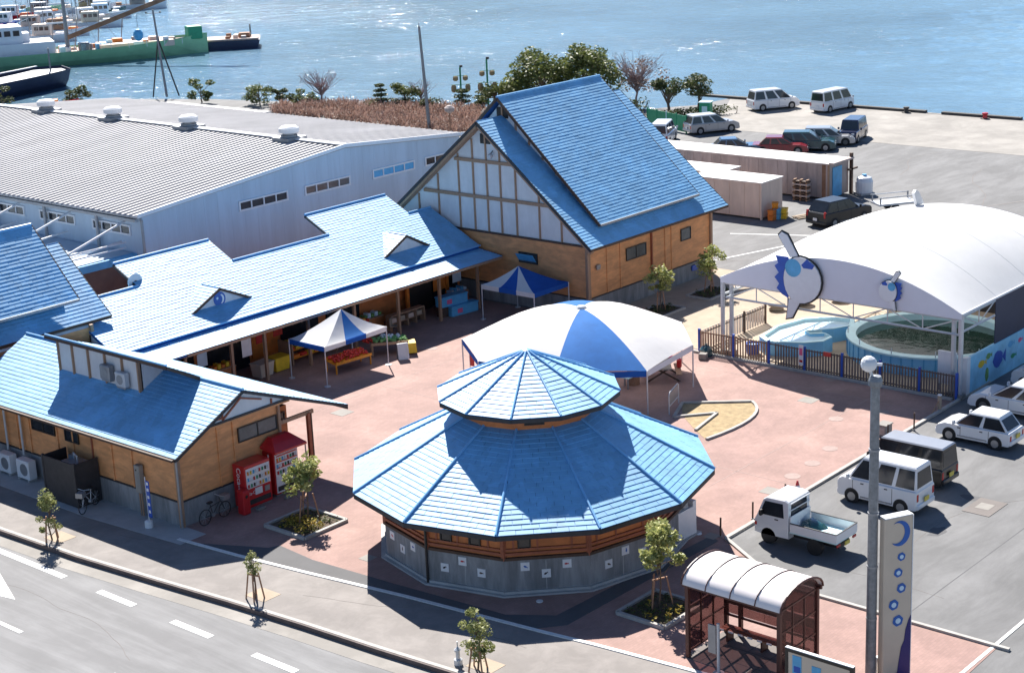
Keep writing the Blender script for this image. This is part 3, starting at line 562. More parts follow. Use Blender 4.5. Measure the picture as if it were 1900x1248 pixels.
# ------------------------------------------------------------------ big gable hall and its smaller twin on the left
def gable_hall(name, label, xa, xb, ya, yr, low, upp, ver, verU, full=True, n_ind=0):
    """ya front wall, yr ridge; low=(eave y, eave z, ridge z); upp=(eave y, eave z, ridge z)"""
    yb = 2*yr-ya
    h = E(name, (xa,ya,0), label=label, cat='building', world=True)
    ey,ez,rz = low; uy,uez,urz = upp; s = (rz-ez)/(yr-ey); zw = ez+s*(ya-ey)-0.12
    MB().box(xa,xb,ya,yb,0,1.0).build('plinth','concrete_wall',h); MB().box(xa-.03,xb+.03,ya-.03,yb+.03,1.0,1.06).build('trim','roof_edge',h)
    wall = MB().box(xa+.02,xb-.02,ya+.02,yb-.02,1.06,3.9).build('wall','wood_clad',h)
    MB().loft([[(x,ya+.05,3.9),(x,yb-.05,3.9),(x,yb-.05,zw),(x,yr,rz-.16),(x,ya+.05,zw)] for x in (xa,xb)],True,True).build('gable_panel','white_plaster',h)
    for y in (ya+.02,yb-.12): MB().box(xa+.02,xb-.02,y,y+.1,3.9,zw).build('wall','wood_clad',h)
    for y in (ya,yb): MB().bar((xa,y,0),(xa,y,3.9),0.2,0.2).build('corner_post','wood_beam',h); MB().bar((xb,y,0),(xb,y,3.9),0.2,0.2).build('corner_post','wood_beam',h)
    ya2,yb2 = 2*yr-ey,2*yr-uy
    rf = slate_roof(h, [((xa-ver,ey,ez),(xb+ver,ey,ez),(xb+ver,yr,rz),(xa-ver,yr,rz)),((xb+ver,ya2,ez),(xa-ver,ya2,ez),(xa-ver,yr,rz),(xb+ver,yr,rz))],0.2,0.6,name='lower_roof',n_ind=0)
    for x in (xa-ver-.01,xb+ver+.01): fascia(rf,[((x,ey,ez+.02),(x,yr,rz+.02)),((x,ya2,ez+.02),(x,yr,rz+.02))],0.16,0.06)
    for x in (xa-ver+.12,): 
        for yy in (ey,ya2): MB().bar((x,yy,ez-.2),(x,yr,rz-.2),0.22,0.2).build('barge_board','wood_beam',rf)
    fascia(rf,[((xa-ver,ey-.01,ez+.02),(xb+ver,ey-.01,ez+.02))],0.14,0.06,m='wood_dark')
    for x in (xa-ver+.02,): MB().slab([(x,yr,rz-.20),(xa+.1,yr,rz-.20),(xa+.1,ya2,ez-.20),(x,ya2,ez-.20)],0.02).build('soffit_board','wood_beam',rf)
    a,b = verU
    MB().loft([[(x,uy+.45,uez-.1),(x,2*yr-uy-.45,uez-.1),(x,yr,urz-.25)] for x in (a+.45,b-.45)],True,True).build('upper_gable','white_plaster',h)
    ur = slate_roof(h, [((a,uy,uez),(b,uy,uez),(b,yr,urz),(a,yr,urz)),((b,yb2,uez),(a,yb2,uez),(a,yr,urz),(b,yr,urz))],0.2,0.6,name='upper_roof',n_ind=n_ind)
    caps(ur,[((a,yr,urz+.02),(b,yr,urz+.02))],0.08)
    for x in (a-.01,b+.01): fascia(ur,[((x,uy,uez+.02),(x,yr,urz+.02)),((x,yb2,uez+.02),(x,yr,urz+.02))],0.16,0.06,m='wood_dark')
    MB().bar((a,uy-.02,uez-.04),(b,uy-.02,uez-.04),0.1,0.12).build('gutter','metal_grey',ur)
    for k in range(1,7):
        t = k/7; y = uy+.45+(yr-uy-.45)*t; z = uez-.1+(urz-.15-uez)*t
        for sg in (1,-1): MB().bar((a+.42,yr-sg*(yr-y),z-1.1),(a+.42,yr-sg*(yr-y),z-.1),0.1,0.1,up=(0,1,0)).build('stud','wood_beam',h)
    return h,wall,rf,ur
hall,hw,hr,hu = gable_hall('gable_hall','tall gabled hall with double-layered steep blue roof and white half-timbered gable',69.36,80.9,55.5,62.45,(54.72,4.02,10.28),(55.45,4.95,11.35),0.7,(70.45,79.7))
xg = 69.33
s_ = (10.28-4.02)/(62.45-54.72)
def gz(y): return 10.28-s_*abs(y-62.45)-0.3
for z,h_ in ((3.95,0.10),(5.92,0.18),(7.95,0.18)):
    yy = 62.45-(10.28-0.35-z)/s_; MB().bar((xg-.03,yy+.1,z),(xg-.03,2*62.45-yy-.1,z),0.12,h_).build('beam','wood_beam' if h_>0.1 else 'wood_dark',hall)
for y in (67.78,66.2,64.58,63.47,62.46,61.47,60.37,58.74,57.21):
    top = gz(y)
    lv = [3.98,5.83,7.86,12]
    for i in range(3):
        z0 = (4.0,6.02,8.05)[i]; z1 = min((5.83,7.86,12)[i], top)
        if z1-z0 > 0.15: MB().bar((xg-.01,y,z0),(xg-.01,y,z1),0.10,0.06,up=(1,0,0)).build('stud','wood_beam',hall)
MB().box(xg-.03,xg+.03,62.1,62.8,8.95,9.5).build('vent_opening','frame_dark',hall); MB().box(xg-.07,xg-.03,62.4,62.5,8.95,9.6).build('stud','wood_beam',hall)
MB().box(70.84,70.9,62.05,62.85,10.15,10.75).build('vent_opening','frame_dark',hall); MB().box(70.8,70.84,62.4,62.5,10.1,10.85).build('stud','wood_beam',hall)
MB().ball((xg-.25,61.9,8.35),0.16,10,6).build('floodlight','metal_pale',hall)
MB().bar((xg-.02,61.9,8.6),(xg-.25,61.9,8.45),0.05,0.05).build('lamp_bracket','metal_grey',hall)
window(hall,(69.36,59.68,2.82),(0,-1,0),(-1,0,0),1.35,0.6,1,gm='glass_pale')
sash = MB().obox((69.12,59.68,2.88),(0,0.62,0),(0.14,0,-0.2),(0.012,0,0.009)).build('open_sash','paint_sky',hall)
window(hall,(73.65,55.5,2.8),(1,0,0),(0,-1,0),1.85,0.72,2,gm=('glass_pale','glass_pale')); window(hall,(78.4,55.5,2.85),(1,0,0),(0,-1,0),0.98,0.72,1,gm='glass_pale')
for x in (75.05,): MB().bar((x,55.46,1.06),(x,55.46,3.85),0.14,0.08,up=(1,0,0)).build('batten','wood_red',hw)
for x in (71.0,72.2,76.4,77.0): MB().bar((x,55.5,1.06),(x,55.5,3.85),0.05,0.05,up=(1,0,0)).build('batten','wood_clad',hw)
MB().cyl((69.2,55.38,0),(69.2,55.38,3.6),0.06,8).build('downpipe','wood_beam',hall); MB().box(70.0,70.3,55.38,55.46,2.55,2.8).build('alarm_box','metal_grey',hall)
MB().box(78.9,79.4,55.4,55.47,0.55,0.85).build('small_sign','paint_blue',hall)
lh,lw,_,_ = gable_hall('twin_hall','steep double-layered blue roof of the hall at the left edge of the photo',33.5,44.1,64.75,68.5,(64.9,4.5,7.55),(65.35,5.53,8.67),1.3,(32.5,44.05))
MB().bar((44.1,64.7,0),(44.1,64.7,4.4),0.16,0.16).build('corner_post','wood_beam',lh)

# ------------------------------------------------------------------ warehouse
wh = E('warehouse', (57.3,78,0), label='big grey-blue metal warehouse with pale ribbed roof and ridge vents', cat='building', world=True)
WX0,WXR,WX1,WY0,WY1 = 57.33,73.15,84.0,78.0,116.5; ZE,ZR,ZF = 5.59,6.92,6.03
MB().loft([[(WX0,y,0),(WX1,y,0),(WX1,y,ZF-.05),(WXR,y,ZR-.06),(WX0,y,ZE-.05)] for y in (WY0,WY1)],True,True).build('wall','warehouse_wall',wh)
rw = MB().slab([(WX0-.4,WY1+.2,ZE-.06),(WX0-.4,WY0-.2,ZE-.06),(WXR,WY0-.2,ZR),(WXR,WY1+.2,ZR)],0.1).slab([(WX1+.4,WY0-.2,ZF-.06),(WX1+.4,WY1+.2,ZF-.06),(WXR,WY1+.2,ZR),(WXR,WY0-.2,ZR)],0.1).build('roof','warehouse_roof',wh)
def rib(xa,za,xb,zb):
    mb = MB(); A = Vector((xa,0,za)); B = Vector((xb,0,zb)); y = Vector((0,1,0)); z = Vector((0,0,1))
    return mb.loft([[A-y*.17,A-y*.09+z*.10,A+y*.09+z*.10,A+y*.17],[B-y*.17,B-y*.09+z*.10,B+y*.09+z*.10,B+y*.17]],False,False,closed=False).add([A-y*.17,A-y*.09+z*.10,A+y*.09+z*.10,A+y*.17],[(0,1,2,3)]).mesh('roof_rib','warehouse_roof')
r1 = rib(WX0-.55,ZE-.06,WXR,ZR); r2 = rib(WX1+.45,ZF-.06,WXR,ZR)
for i in range(77):
    for rm in (r1,r2):
        o = bpy.data.objects.new('roof_rib', rm); col.objects.link(o); o.parent = rw; o.location = (0,WY0+0.05+i*0.5,0)
MB().bar((WXR,WY0-.25,ZR+.16),(WXR,WY1+.2,ZR+.16),0.5,0.06).build('ridge_cap','frame_white',rw)
MB().bar((WX0-.45,WY0-.24,ZE),(WXR,WY0-.24,ZR+.08),0.08,0.22).build('verge_trim','frame_white',rw); MB().bar((WX1+.45,WY0-.24,ZF),(WXR,WY0-.24,ZR+.08),0.08,0.22).build('verge_trim','frame_white',rw)
MB().bar((WX0-.35,WY0,ZE-.3),(WX0-.35,WY1,ZE-.3),0.2,0.16).build('gutter','metal_grey',wh)
for i,y in enumerate((82.9,93.1,101.6,109.8)):
    v = MB().lathe([(0.55,-0.1),(0.55,0.18),(0.42,0.2),(0.42,0.34)],18,(WXR,y,ZR+.2)).build('roof_vent','metal_grey',wh)
    MB().lathe([(0.62,0.32),(0.66,0.36),(0.66,0.62),(0.5,0.74),(0.001,0.78)],18,(WXR,y,ZR+.2)).build('vent_cap','frame_white',v); MB().box(WXR-.8,WXR+.8,y-.8,y+.8,ZR+.04,ZR+.26).build('vent_base','metal_grey',v)
for xa,gm in ((64.4,'plastic_dark'),(69.7,'glass_pale'),(75.6,'paint_sky'),(80.5,'glass_dark')):
    window(wh,(xa+1.95,WY0,4.71),(1,0,0),(0,-1,0),3.9,0.62,4,fm='frame_white',gm=gm,d=0.08,fw=0.1)
for ya in (79.0,84.3,89.5,94.7):
    window(wh,(WX0,ya+1.9,4.55),(0,-1,0),(-1,0,0),3.6,0.62,4,fm='frame_white',gm='glass_dark',d=0.08,fw=0.1)
an = MB().box(84.0,89.5,104.0,116.0,0,4.9).build('annex','warehouse_wall',wh); MB().slab([(83.7,103.7,5.25),(89.8,103.7,5.0),(89.8,116.3,5.0),(83.7,116.3,5.25)],0.12).build('annex_roof','warehouse_roof',an)
for i in range(26): MB().box(WX0+.5+i,WX0+.52+i,WY0-.005,WY0,0.1,ZE-.1+(ZR-ZE)*max(0,min(1,(i+.5)/15.8 if i<15.8 else 1-(i-15.8)/14))).build('cladding_joint','warehouse_wall',wh)
for i in range(30): MB().box(WX0-.005,WX0,WY0+.6+i*1.2,WY0+.64+i*1.2,3.3,ZE-.15).build('cladding_joint','warehouse_wall',wh)
MB().cyl((WX0-.1,WY0-.1,0),(WX0-.1,WY0-.1,ZE-.3),.08,8).build('downpipe','metal_grey',wh)
# flat-roofed lean-to with braces and rails
lt = E('loading_annex', (50,80,0), label='flat-roofed brown loading annex with white diagonal pipe braces beside the warehouse', cat='building', world=True)
MB().box(48.5,57.25,79.0,112,0,2.85).build('wall','brown_wall',lt); MB().box(48.2,57.28,78.7,112.3,2.85,3.25).build('parapet','paint_sky',lt); MB().box(48.6,57.2,79.1,112,3.25,3.28).build('roof_deck','warehouse_wall',lt)
for y in (79.4,84.6,89.8,95.0):
    MB().cyl((57.2,y,5.1),(51.5,y,3.5),0.07,8).build('brace','frame_white',lt); MB().cyl((57.0,y+.3,3.9),(50.5,y+.3,3.45),0.06,8).build('pipe','frame_white',lt)
    MB().cyl((57.1,y+2.6,3.2),(57.1,y+2.6,5.4),0.1,8).build('pipe','metal_grey',lt); MB().cyl((51.0,y+1.7,3.2),(51.0,y+1.7,4.6),0.05,8).build('post','frame_white',lt)
    MB().lathe([(0.5,0),(0.5,0.12),(0.2,0.22)],14,(51.0,y+1.7,3.26),True,True).build('vent_base','frame_white',lt)
for z in (3.6,3.9): MB().cyl((49.5,79.3,z),(57,79.3,z),0.05,6).build('rail','frame_white',lt); MB().cyl((50.2,79.3,z),(50.2,100,z),0.05,6).build('rail','frame_white',lt)
# ------------------------------------------------------------------ sea-life pool under its canopy
cn = E('pool_canopy', (67.6,33,0), label='white arched membrane canopy on steel posts over the round pool', cat='canopy', world=True)
AX0,AX1,AY0,AY1 = 67.6,81.5,33.0,45.8
def cz(u,v):
    a = 1-(2*v-1)**2; return 3.95 + a*(1.68 + 0.85*(1-(2*u-1)**2))
NU,NV = 22,26
rings = [[(AX0+(AX1-AX0)*i/NU, AY0+(AY1-AY0)*j/NV, cz(i/NU,j/NV)) for j in range(NV+1)] for i in range(NU+1)]
mem = MB().loft(rings, closed=False).build('membrane','membrane',cn,smooth=True)
for i in range(1,4):
    uu = i/4; MB().tube([(AX0+(AX1-AX0)*uu,AY0+(AY1-AY0)*j/NV,cz(uu,j/NV)) for j in range(NV+1)],.01,5).build('seam','membrane',mem)
for i,(xx) in enumerate((AX0-0.01,AX1+0.01)):
    MB().loft([[(xx,AY0+(AY1-AY0)*j/NV,3.72) for j in range(NV+1)],[(xx,AY0+(AY1-AY0)*j/NV,cz(0,j/NV)+0.015) for j in range(NV+1)]],closed=False).build('gable_skirt','fabric_skirt',cn)
for yy in (AY0,AY1): MB().cyl((AX0,yy,3.93),(AX1,yy,3.93),0.06,8).build('edge_pipe','frame_white',mem)
for x,y in ((67.7,33.05),(67.9,33.5),(67.7,45.75),(67.95,45.4),(81.3,33.1),(81.3,45.7)):
    MB().cyl((x,y,0),(x,y,3.85),0.11,10).build('post','metal_pale',cn); MB().box(x-.2,x+.2,y-.2,y+.2,0,0.22).build('post_base','concrete_pale',cn)
def truss(p0,p1,z0,z1,n):
    p0,p1 = Vector(p0),Vector(p1); t = MB()
    for z in (z0,z1): t.cyl(p0+Vector((0,0,z)),p1+Vector((0,0,z)),0.055,6)
    for i in range(n):
        a,b = p0.lerp(p1,i/n),p0.lerp(p1,(i+1)/n); t.cyl(a+Vector((0,0,z0)),b+Vector((0,0,z1)),0.03,5) if i%2 else t.cyl(a+Vector((0,0,z1)),b+Vector((0,0,z0)),0.03,5)
        t.cyl(a+Vector((0,0,z0)),a+Vector((0,0,z1)),0.03,5)
    return t
truss((67.75,33.2,0),(67.75,45.6,0),2.95,3.66,7).build('truss','metal_pale',cn); truss((81.3,33.2,0),(81.3,45.6,0),2.95,3.66,14).build('truss','metal_pale',cn)
MB().box(71.0,81.4,32.99,33.03,1.7,3.88).build('side_curtain','ship_navy',cn); truss((67.8,33.05,0),(71.0,33.05,0),3.1,3.8,2).build('truss','metal_pale',cn); truss((67.8,45.7,0),(81.3,45.7,0),3.1,3.8,14).build('truss','metal_pale',cn)
MB().loft([[(x_,y_,z_) for x_,z_ in ((77.2,6.3),(77.9,6.3),(77.35,7.0),(77.05,7.15),(76.85,7.0))] for y_ in (40.3,40.45)],True,True).build('top_fin','metal_pale',cn)
MB().box(81.35,81.42,33.1,45.7,0,3.75).build('back_curtain','plastic_dark',cn)
def fish_board(name,label,y,z,s,flip):
    """plain fish-outline boards on the canopy front"""
    r = E(name,(67.5,y,0),0,label,'sign'); f = -1 if flip else 1
    def o(pts,d0,d1,nm,m,par=r): return MB().loft([[(d1,-f*a*s,z+b*s) for a,b in pts],[(d0,-f*a*s,z+b*s) for a,b in pts]],True,True).build(nm,m,par)
    el = [(math.cos(R(i*15))*(0.98 if math.cos(R(i*15))>0 else 0.72),math.sin(R(i*15))*0.95-0.02) for i in range(24)]
    b = o(el,-0.06,-0.14,'board','plastic_white'); o([(x*1.075,zz*1.07) for x,zz in el],-0.02,-0.055,'outline','paint_black')
    sc = [(-0.55,0.85),(-1.15,0.85),(-1.02,0.55),(-1.2,0.42),(-1.0,0.15),(-1.2,-0.05),(-0.98,-0.3),(-1.1,-0.5),(-0.85,-0.72),(-0.55,-0.85),(-0.4,0)]
    o(sc,-0.02,-0.05,'scalloped_edge','paint_blue')
    o([(math.cos(R(i*20))*0.37-0.28,math.sin(R(i*20))*0.37+0.45) for i in range(18)],-0.141,-0.15,'round_patch','paint_sky',b)
    o([(0.1,0.62),(0.35,0.88),(0.7,0.66),(0.6,0.5),(0.2,0.5)],-0.141,-0.15,'crown_patch','paint_blue',b)
    o([(-0.45,0.85),(-1.0,1.7),(-0.85,1.85),(-0.6,1.75),(-0.1,0.95)],-0.02,-0.08,'top_fin','plastic_white'); o([(-0.5,0.85),(-1.07,1.72),(-0.87,1.93),(-0.55,1.82),(-0.03,0.95)],-0.005,-0.018,'fin_outline','paint_black'); o([(-0.55,-0.85),(-0.69,-1.78),(-0.31,-1.68),(0.07,-0.95)],-0.005,-0.018,'fin_outline','paint_black'); o([(-0.5,-0.85),(-0.62,-1.7),(-0.35,-1.62),(0.0,-0.95)],-0.02,-0.08,'lower_fin','plastic_white')
fish_board('fish_signboard','large white and blue fish-shaped board hung on the left of the canopy front',41.2,4.50,1.18,False)
fish_board('fish_signboard','small white and blue fish-shaped board hung on the right of the canopy front',36.5,4.58,0.52,True)
rp_ = E('round_pool',(73.4,37.4,0),label='large round blue-walled pool with dark green water under the canopy',cat='pool')
PR = 4.05
MB().lathe([(PR,0),(PR,0.88),(PR-0.02,0.9)],48).build('wall','pool_blue',rp_); MB().lathe([(PR+.06,0.86),(PR+.06,0.95),(PR-.42,0.95),(PR-.42,0.3)],48).build('rim','pool_pale',rp_)
MB().lathe([(PR-.4,0.62),(0.001,0.62)],48).build('water','pool_water',rp_)
for i in range(48): 
    a = R(i*7.5); MB().obox((math.cos(a)*(PR+.015),math.sin(a)*(PR+.015),0.44),(math.cos(a)*.012,math.sin(a)*.012,0),(-math.sin(a)*.03,math.cos(a)*.03,0),(0,0,0.42)).build('wall_rib','paint_sky',rp_)
for a in range(0,360,30): MB().cyl((math.cos(R(a))*(PR-.05),math.sin(R(a))*(PR-.05),0.95),(math.cos(R(a))*(PR-.05),math.sin(R(a))*(PR-.05),1.25),0.025,6).build('rail_post','metal_pale',rp_)
sp_ = E('touch_pool',(71,43,0),label='small pale turquoise hook-shaped shallow pool beside the round pool',cat='pool',world=True)
po = [(69.2,44.6),(68.7,43.9),(68.9,43.1),(69.4,42.1),(70.1,41.5),(71.0,41.5),(71.4,42.1),(70.9,42.7),(71.2,43.2),(72.3,42.2),(73.4,41.7),(74.4,42.2),(74.2,43.4),(73.2,44.5),(71.2,44.9)]
cxp = sum(p[0] for p in po)/len(po); cyp = sum(p[1] for p in po)/len(po)
inn = [(p[0]+(0.18 if p[0]<cxp else -0.18)*min(1,abs(p[0]-cxp)/1.2), p[1]+(0.16 if p[1]<cyp else -0.16)*min(1,abs(p[1]-cyp)/0.7)) for p in po]
MB().loft([[(x,y,0.0) for x,y in po],[(x,y,0.72) for x,y in po]],False,False).build('wall','pool_blue',sp_)
MB().loft([[(x,y,0.74) for x,y in po],[(x,y,0.76) for x,y in inn],[(x,y,0.45) for x,y in inn]],False,False).build('rim','pool_pale',sp_); MB().add([(x,y,0.58) for x,y in inn],[tuple(range(len(inn)))]).build('water','pool_water_pale',sp_)
tk = E('wall_panel_board',(68.35,34.0,0),0,'white information board standing behind the fence by the canopy posts','board'); MB().box(-.05,.05,-.45,.45,0.35,1.9).build('board','plastic_white',tk); MB().box(-.03,.03,-.4,-.32,0,0.4).build('leg','metal_grey',tk); MB().box(-.03,.03,.32,.4,0,0.4).build('leg','metal_grey',tk)
rb = E('blue_tub',(68.6,44.6,0),0,'small blue tub standing left of the small turquoise pool','tub'); MB().lathe([(0.30,0),(0.36,0.55),(0.31,0.55),(0.27,0.1)],14).build('tub','paint_blue',rb); MB().lathe([(0.31,0.45),(0.001,0.45)],14).build('water','pool_water_pale',rb)
# fence of upright boards
fn = E('pool_fence',(67.45,33,0),label='brown board fence with dark blue posts in front of the pool canopy',cat='fence',world=True)
FP = [(67.3,46.9),(67.35,44.9),(67.4,42.9),(67.4,40.9),(67.45,38.9),(67.45,36.9),(67.45,34.9),(67.5,33.1)]
for i,(x,y) in enumerate(FP): MB().box(x-.05,x+.05,y-.05,y+.05,0,1.25).build('post','paint_blue',fn)
for i in range(7):
    (xa,ya),(xb,yb) = FP[i],FP[i+1]; n = 13
    for z in (0.2,1.08): MB().bar((xa,ya,z),(xb,yb,z),0.03,0.05).build('rail','wood_dark',fn)
    for k in range(n):
        if (i,k) in ((2,0),(2,1)): continue
        t = (k+0.7)/(n+0.4); x,y = xa+(xb-xa)*t,ya+(yb-ya)*t; MB().box(x-.03,x-.01,y-.038,y+.038,0.08,1.15).build('slat','wood_beam' if i<2 else 'fence_brown',fn)
fk = MB().bar((67.2,47.2,0.05),(67.3,33.2,0.05),0.14,0.12).build('kerb','kerb_stone',fn)
fs = E('fence_side_run',(67.3,46.9,0),0,'pinkish upright board fence running back beside the sand path','fence',world=True)
for i in range(26): MB().box(67.45+i*0.24,67.6+i*0.24,47.0,47.03,0.05,1.05).build('slat','container_pink',fs)
for i in range(4): MB().box(67.4+i*2.0,67.5+i*2.0,46.92,47.0,0,1.15).build('post','wood_dark',fs)
MB().bar((67.4,46.98,0.9),(73.6,46.98,0.9),0.04,0.05).build('rail','wood_dark',fs)
sgn = E('gate_notice',(67.25,41.0,0),0,'narrow red and white notice on the blue fence gate post','notice'); MB().box(-.03,.0,-.12,.12,0.35,1.35).build('panel','plastic_white',sgn); MB().box(-.035,-.03,-.09,.09,0.85,1.2).build('print','paint_pink',sgn); MB().box(-.035,-.03,-.09,.09,0.5,0.62).build('print','lamp_red',sgn)
rsg = E('red_notice',(67.3,39.6,0),0,'small red sign fixed to the board fence next to the gate','notice'); MB().box(-.03,0,-.2,.2,1.0,1.22).build('panel','paint_red',rsg)
mw = E('mural_wall',(68.3,33.0,0),label='sky-blue seawall panel painted with fish along the parking lot',cat='wall',world=True)
MB().box(68.4,84,32.95,33.1,0,1.75).build('panel','mural_sea',mw); MB().box(68.1,68.4,32.9,33.15,0,1.8).build('end_post','plastic_white',mw)
def blob(x,z,w,h,m,nm='painted_fish',n=14,tail=True):
    p = [(x+math.cos(R(i*360/n))*w*(1 if i%2 else 0.86),32.944,z+math.sin(R(i*360/n))*h*(1 if i%3 else 0.9)) for i in range(n)]; o = MB().add(p,[tuple(range(n))[::-1]]).build(nm,m,mw)
    if tail: MB().add([(x+w*.8,32.9435,z),(x+w*1.5,32.9435,z+h*.8),(x+w*1.5,32.9435,z-h*.8)],[(0,2,1)]).build('painted_tail',m,mw)
blob(71.3,0.95,0.55,0.42,'paint_blue'); blob(69.6,1.15,0.35,0.18,'paint_yellow'); blob(70.3,1.35,0.25,0.15,'greens'); blob(72.6,1.35,0.3,0.16,'paint_sky'); blob(73.6,1.3,0.2,0.12,'paint_pink'); blob(74.6,1.0,0.35,0.3,'paint_orange'); blob(70.2,0.5,0.2,0.35,'greens','painted_weed',tail=False); blob(72.9,0.7,0.25,0.12,'paint_green'); blob(76.5,1.0,0.5,0.3,'paint_yellow')
for i,(x,y,s) in enumerate(((74.0,48.0,0.55),(76.0,47.9,0.5),(77.6,47.3,0.7),(79.3,45.9,0.6))):
    b = MB().lathe([(0.001,0)]+[(s*(0.75+0.25*math.sin(k*1.7+i)),s*0.15*k) for k in range(1,5)]+[(s*.3,s*.78),(0.001,s*.82)],9,(x,y,0)).build('boulder','sand_paving',smooth=True); tag(b,('low tan boulder nearest the side fence','second tan boulder along the sand path','largest tan boulder behind the canopy front','tan boulder partly under the canopy edge')[i],'boulder','boulders by the sand path')

# ------------------------------------------------------------------ vehicles
def wheel(root,x,y,r,w,rim='rim'):
    s = 1 if y>0 else -1
    t = MB().cyl((x,y-s*w/2,r),(x,y+s*w/2,r),r,18).build('wheel','rubber',root); MB().cyl((x,y+s*w/2-s*.01,r),(x,y+s*(w/2+.012),r),r*.62,14).build('rim',rim,t)
STY = { # g0,g1 greenhouse base x (rear, front as fraction), t0,t1 roof, belt z, hood z, nose z, sill z
 'keivan':(0.01,0.87,0.03,0.70,0.53,0.56,0.50), 'minivan':(0.01,0.84,0.05,0.62,0.54,0.58,0.46), 'boxvan':(0.005,0.955,0.02,0.82,0.53,0.54,0.50),
 'hatch':(0.03,0.76,0.16,0.55,0.58,0.60,0.48), 'sedan':(0.12,0.74,0.24,0.54,0.60,0.62,0.50), 'wagon':(0.01,0.76,0.06,0.54,0.57,0.60,0.47), 'suv':(0.03,0.74,0.13,0.54,0.60,0.63,0.55), 'jeep':(0.02,0.70,0.03,0.66,0.55,0.57,0.55)}
def car(name,label,cat,loc,head,L,W,H,style,paint,group=None,plate='plate_yellow',nwin=3,rim='rim',roofm=None,spare=False,lamp_low=True):
    g0,g1,t0,t1,bz,hz,nz_ = STY[style]; r = E(name,loc,head,label,cat,group); X = lambda f: -L/2+L*f
    wr = 0.27 if H>1.3 and L<3.6 else 0.31; hw = W/2; sill = 0.2
    prof = [(X(0),sill+.06),(X(0.0),H*bz-.05),(X(0.012),H*bz),(X(g1),H*bz),(X((g1+1)/2),H*hz*0.97),(X(0.975),H*nz_),(X(1.0),H*nz_-.12),(X(1.0),sill+.08),(X(.98),sill),(X(0.02),sill)]
    def ring(y,k): 
        cx,cz_ = 0,H*bz*0.6; return [(px*(1-k*.012)+0, y, cz_+(pz-cz_)*(1-k*.10)) for px,pz in prof]
    body = MB().loft([ring(-hw,1),ring(-hw+.06,0.15),ring(-hw+.14,0),ring(hw-.14,0),ring(hw-.06,0.15),ring(hw,1)],True,True).build('body',paint,r,smooth=False)
    z0,z1 = H*bz-.02,H-.05; b,t = hw-.07,hw-.07-0.14*(H-H*bz)
    base = [(X(g0),-b),(X(g1),-b),(X(g1),b),(X(g0),b)]; top = [(X(t0),-t),(X(t1),-t),(X(t1),t),(X(t0),t)]
    cab = MB().loft([[(x,y,z0) for x,y in base],[(x,y,z1) for x,y in top],[(x*0.96+X((t0+t1)/2)*.04,y*.9,H) for x,y in top]],False,True).build('cabin',paint,r)
    if roofm: MB().loft([[(x,y,z1+.004) for x,y in top],[(x*0.96+X((t0+t1)/2)*.04,y*.9,H+.004) for x,y in top]],False,True).build('roof_panel',roofm,r)
    def facepan(A,B,C,D,nm,off=0.008,ins=(0.07,0.09),n=1,m='glass_dark'):
        A,B,C,D = map(Vector,(A,B,C,D)); nn = (B-A).cross(D-A).normalized()
        for i in range(n):
            a0,a1 = i/n,(i+1)/n; gx = 0.05/n+.012
            def pt(u,v): return A.lerp(B,u).lerp(D.lerp(C,u),v)+nn*off
            MB().slab([pt(a0+gx,ins[0]),pt(a1-gx,ins[0]),pt(a1-gx,1-ins[1]),pt(a0+gx,1-ins[1])],0.012).build(nm,m,cab)
    Bq = [Vector((x,y,z0)) for x,y in base]; Tq = [Vector((x,y,z1)) for x,y in top]
    facepan(Bq[0],Bq[1],Tq[1],Tq[0],'side_window',n=nwin); facepan(Bq[2],Bq[3],Tq[3],Tq[2],'side_window',n=nwin)
    facepan(Bq[1],Bq[2],Tq[2],Tq[1],'windscreen',ins=(0.08,0.06)); facepan(Bq[3],Bq[0],Tq[0],Tq[3],'rear_window',ins=(0.12,0.14))
    fx,rx_ = X(1)-0.19*L if L<3.6 and style!='boxvan' else X(1)-.175*L, X(0)+0.19*L
    if style=='boxvan': fx = X(1)-.13*L
    for x in (fx,rx_):
        for sg in (-1,1):
            MB().cyl((x,sg*(hw-.16),wr+.02),(x,sg*(hw+.006),wr+.02),wr*1.16,18).build('wheel_arch','paint_black',r); wheel(r,x,sg*(hw-.07),wr,0.17,rim)
    for sg in (-1,1):
        MB().bevbox(X(.965),X(1.003),sg*(hw-.28)-.13,sg*(hw-.28)+.13,H*nz_-.26,H*nz_-.08,.03).build('headlight','lamp_clear',r)
        zl = (H*bz-.42,H*bz-.12) if lamp_low else (H*bz-.3,H*bz+.1)
        MB().bevbox(X(0)-.015,X(0.03),sg*(hw-.13)-.075,sg*(hw-.13)+.075,zl[0],zl[1],.02).build('tail_light','lamp_red',r)
        MB().bevbox(X(g1)-.12,X(g1)-.02,sg*(hw+.09)-.08,sg*(hw+.09)+.08,z0+.02,z0+.2,.02).build('mirror',paint,r)
    MB().bevbox(X(0)-.06,X(.05),-hw+.05,hw-.05,sill+.06,sill+.26,.03).build('bumper',paint,r); MB().bevbox(X(.96),X(1)+.05,-hw+.05,hw-.05,sill+.04,sill+.26,.03).build('bumper',paint,r)
    MB().box(X(0)-.075,X(0)-.055,-.17,.17,sill+.28,sill+.46).build('number_plate',plate,r)
    MB().box(X(0.08),X(.92),-hw+.15,hw-.15,sill-.03,sill+.02).build('underside','paint_black',r)
    MB().bar((X(0.3),-hw-.005,sill+.12),(X(.7),-hw-.005,sill+.12),0.015,0.05).build('side_moulding','metal_grey',r); MB().bar((X(0.3),hw+.005,sill+.12),(X(.7),hw+.005,sill+.12),0.015,0.05).build('side_moulding','metal_grey',r)
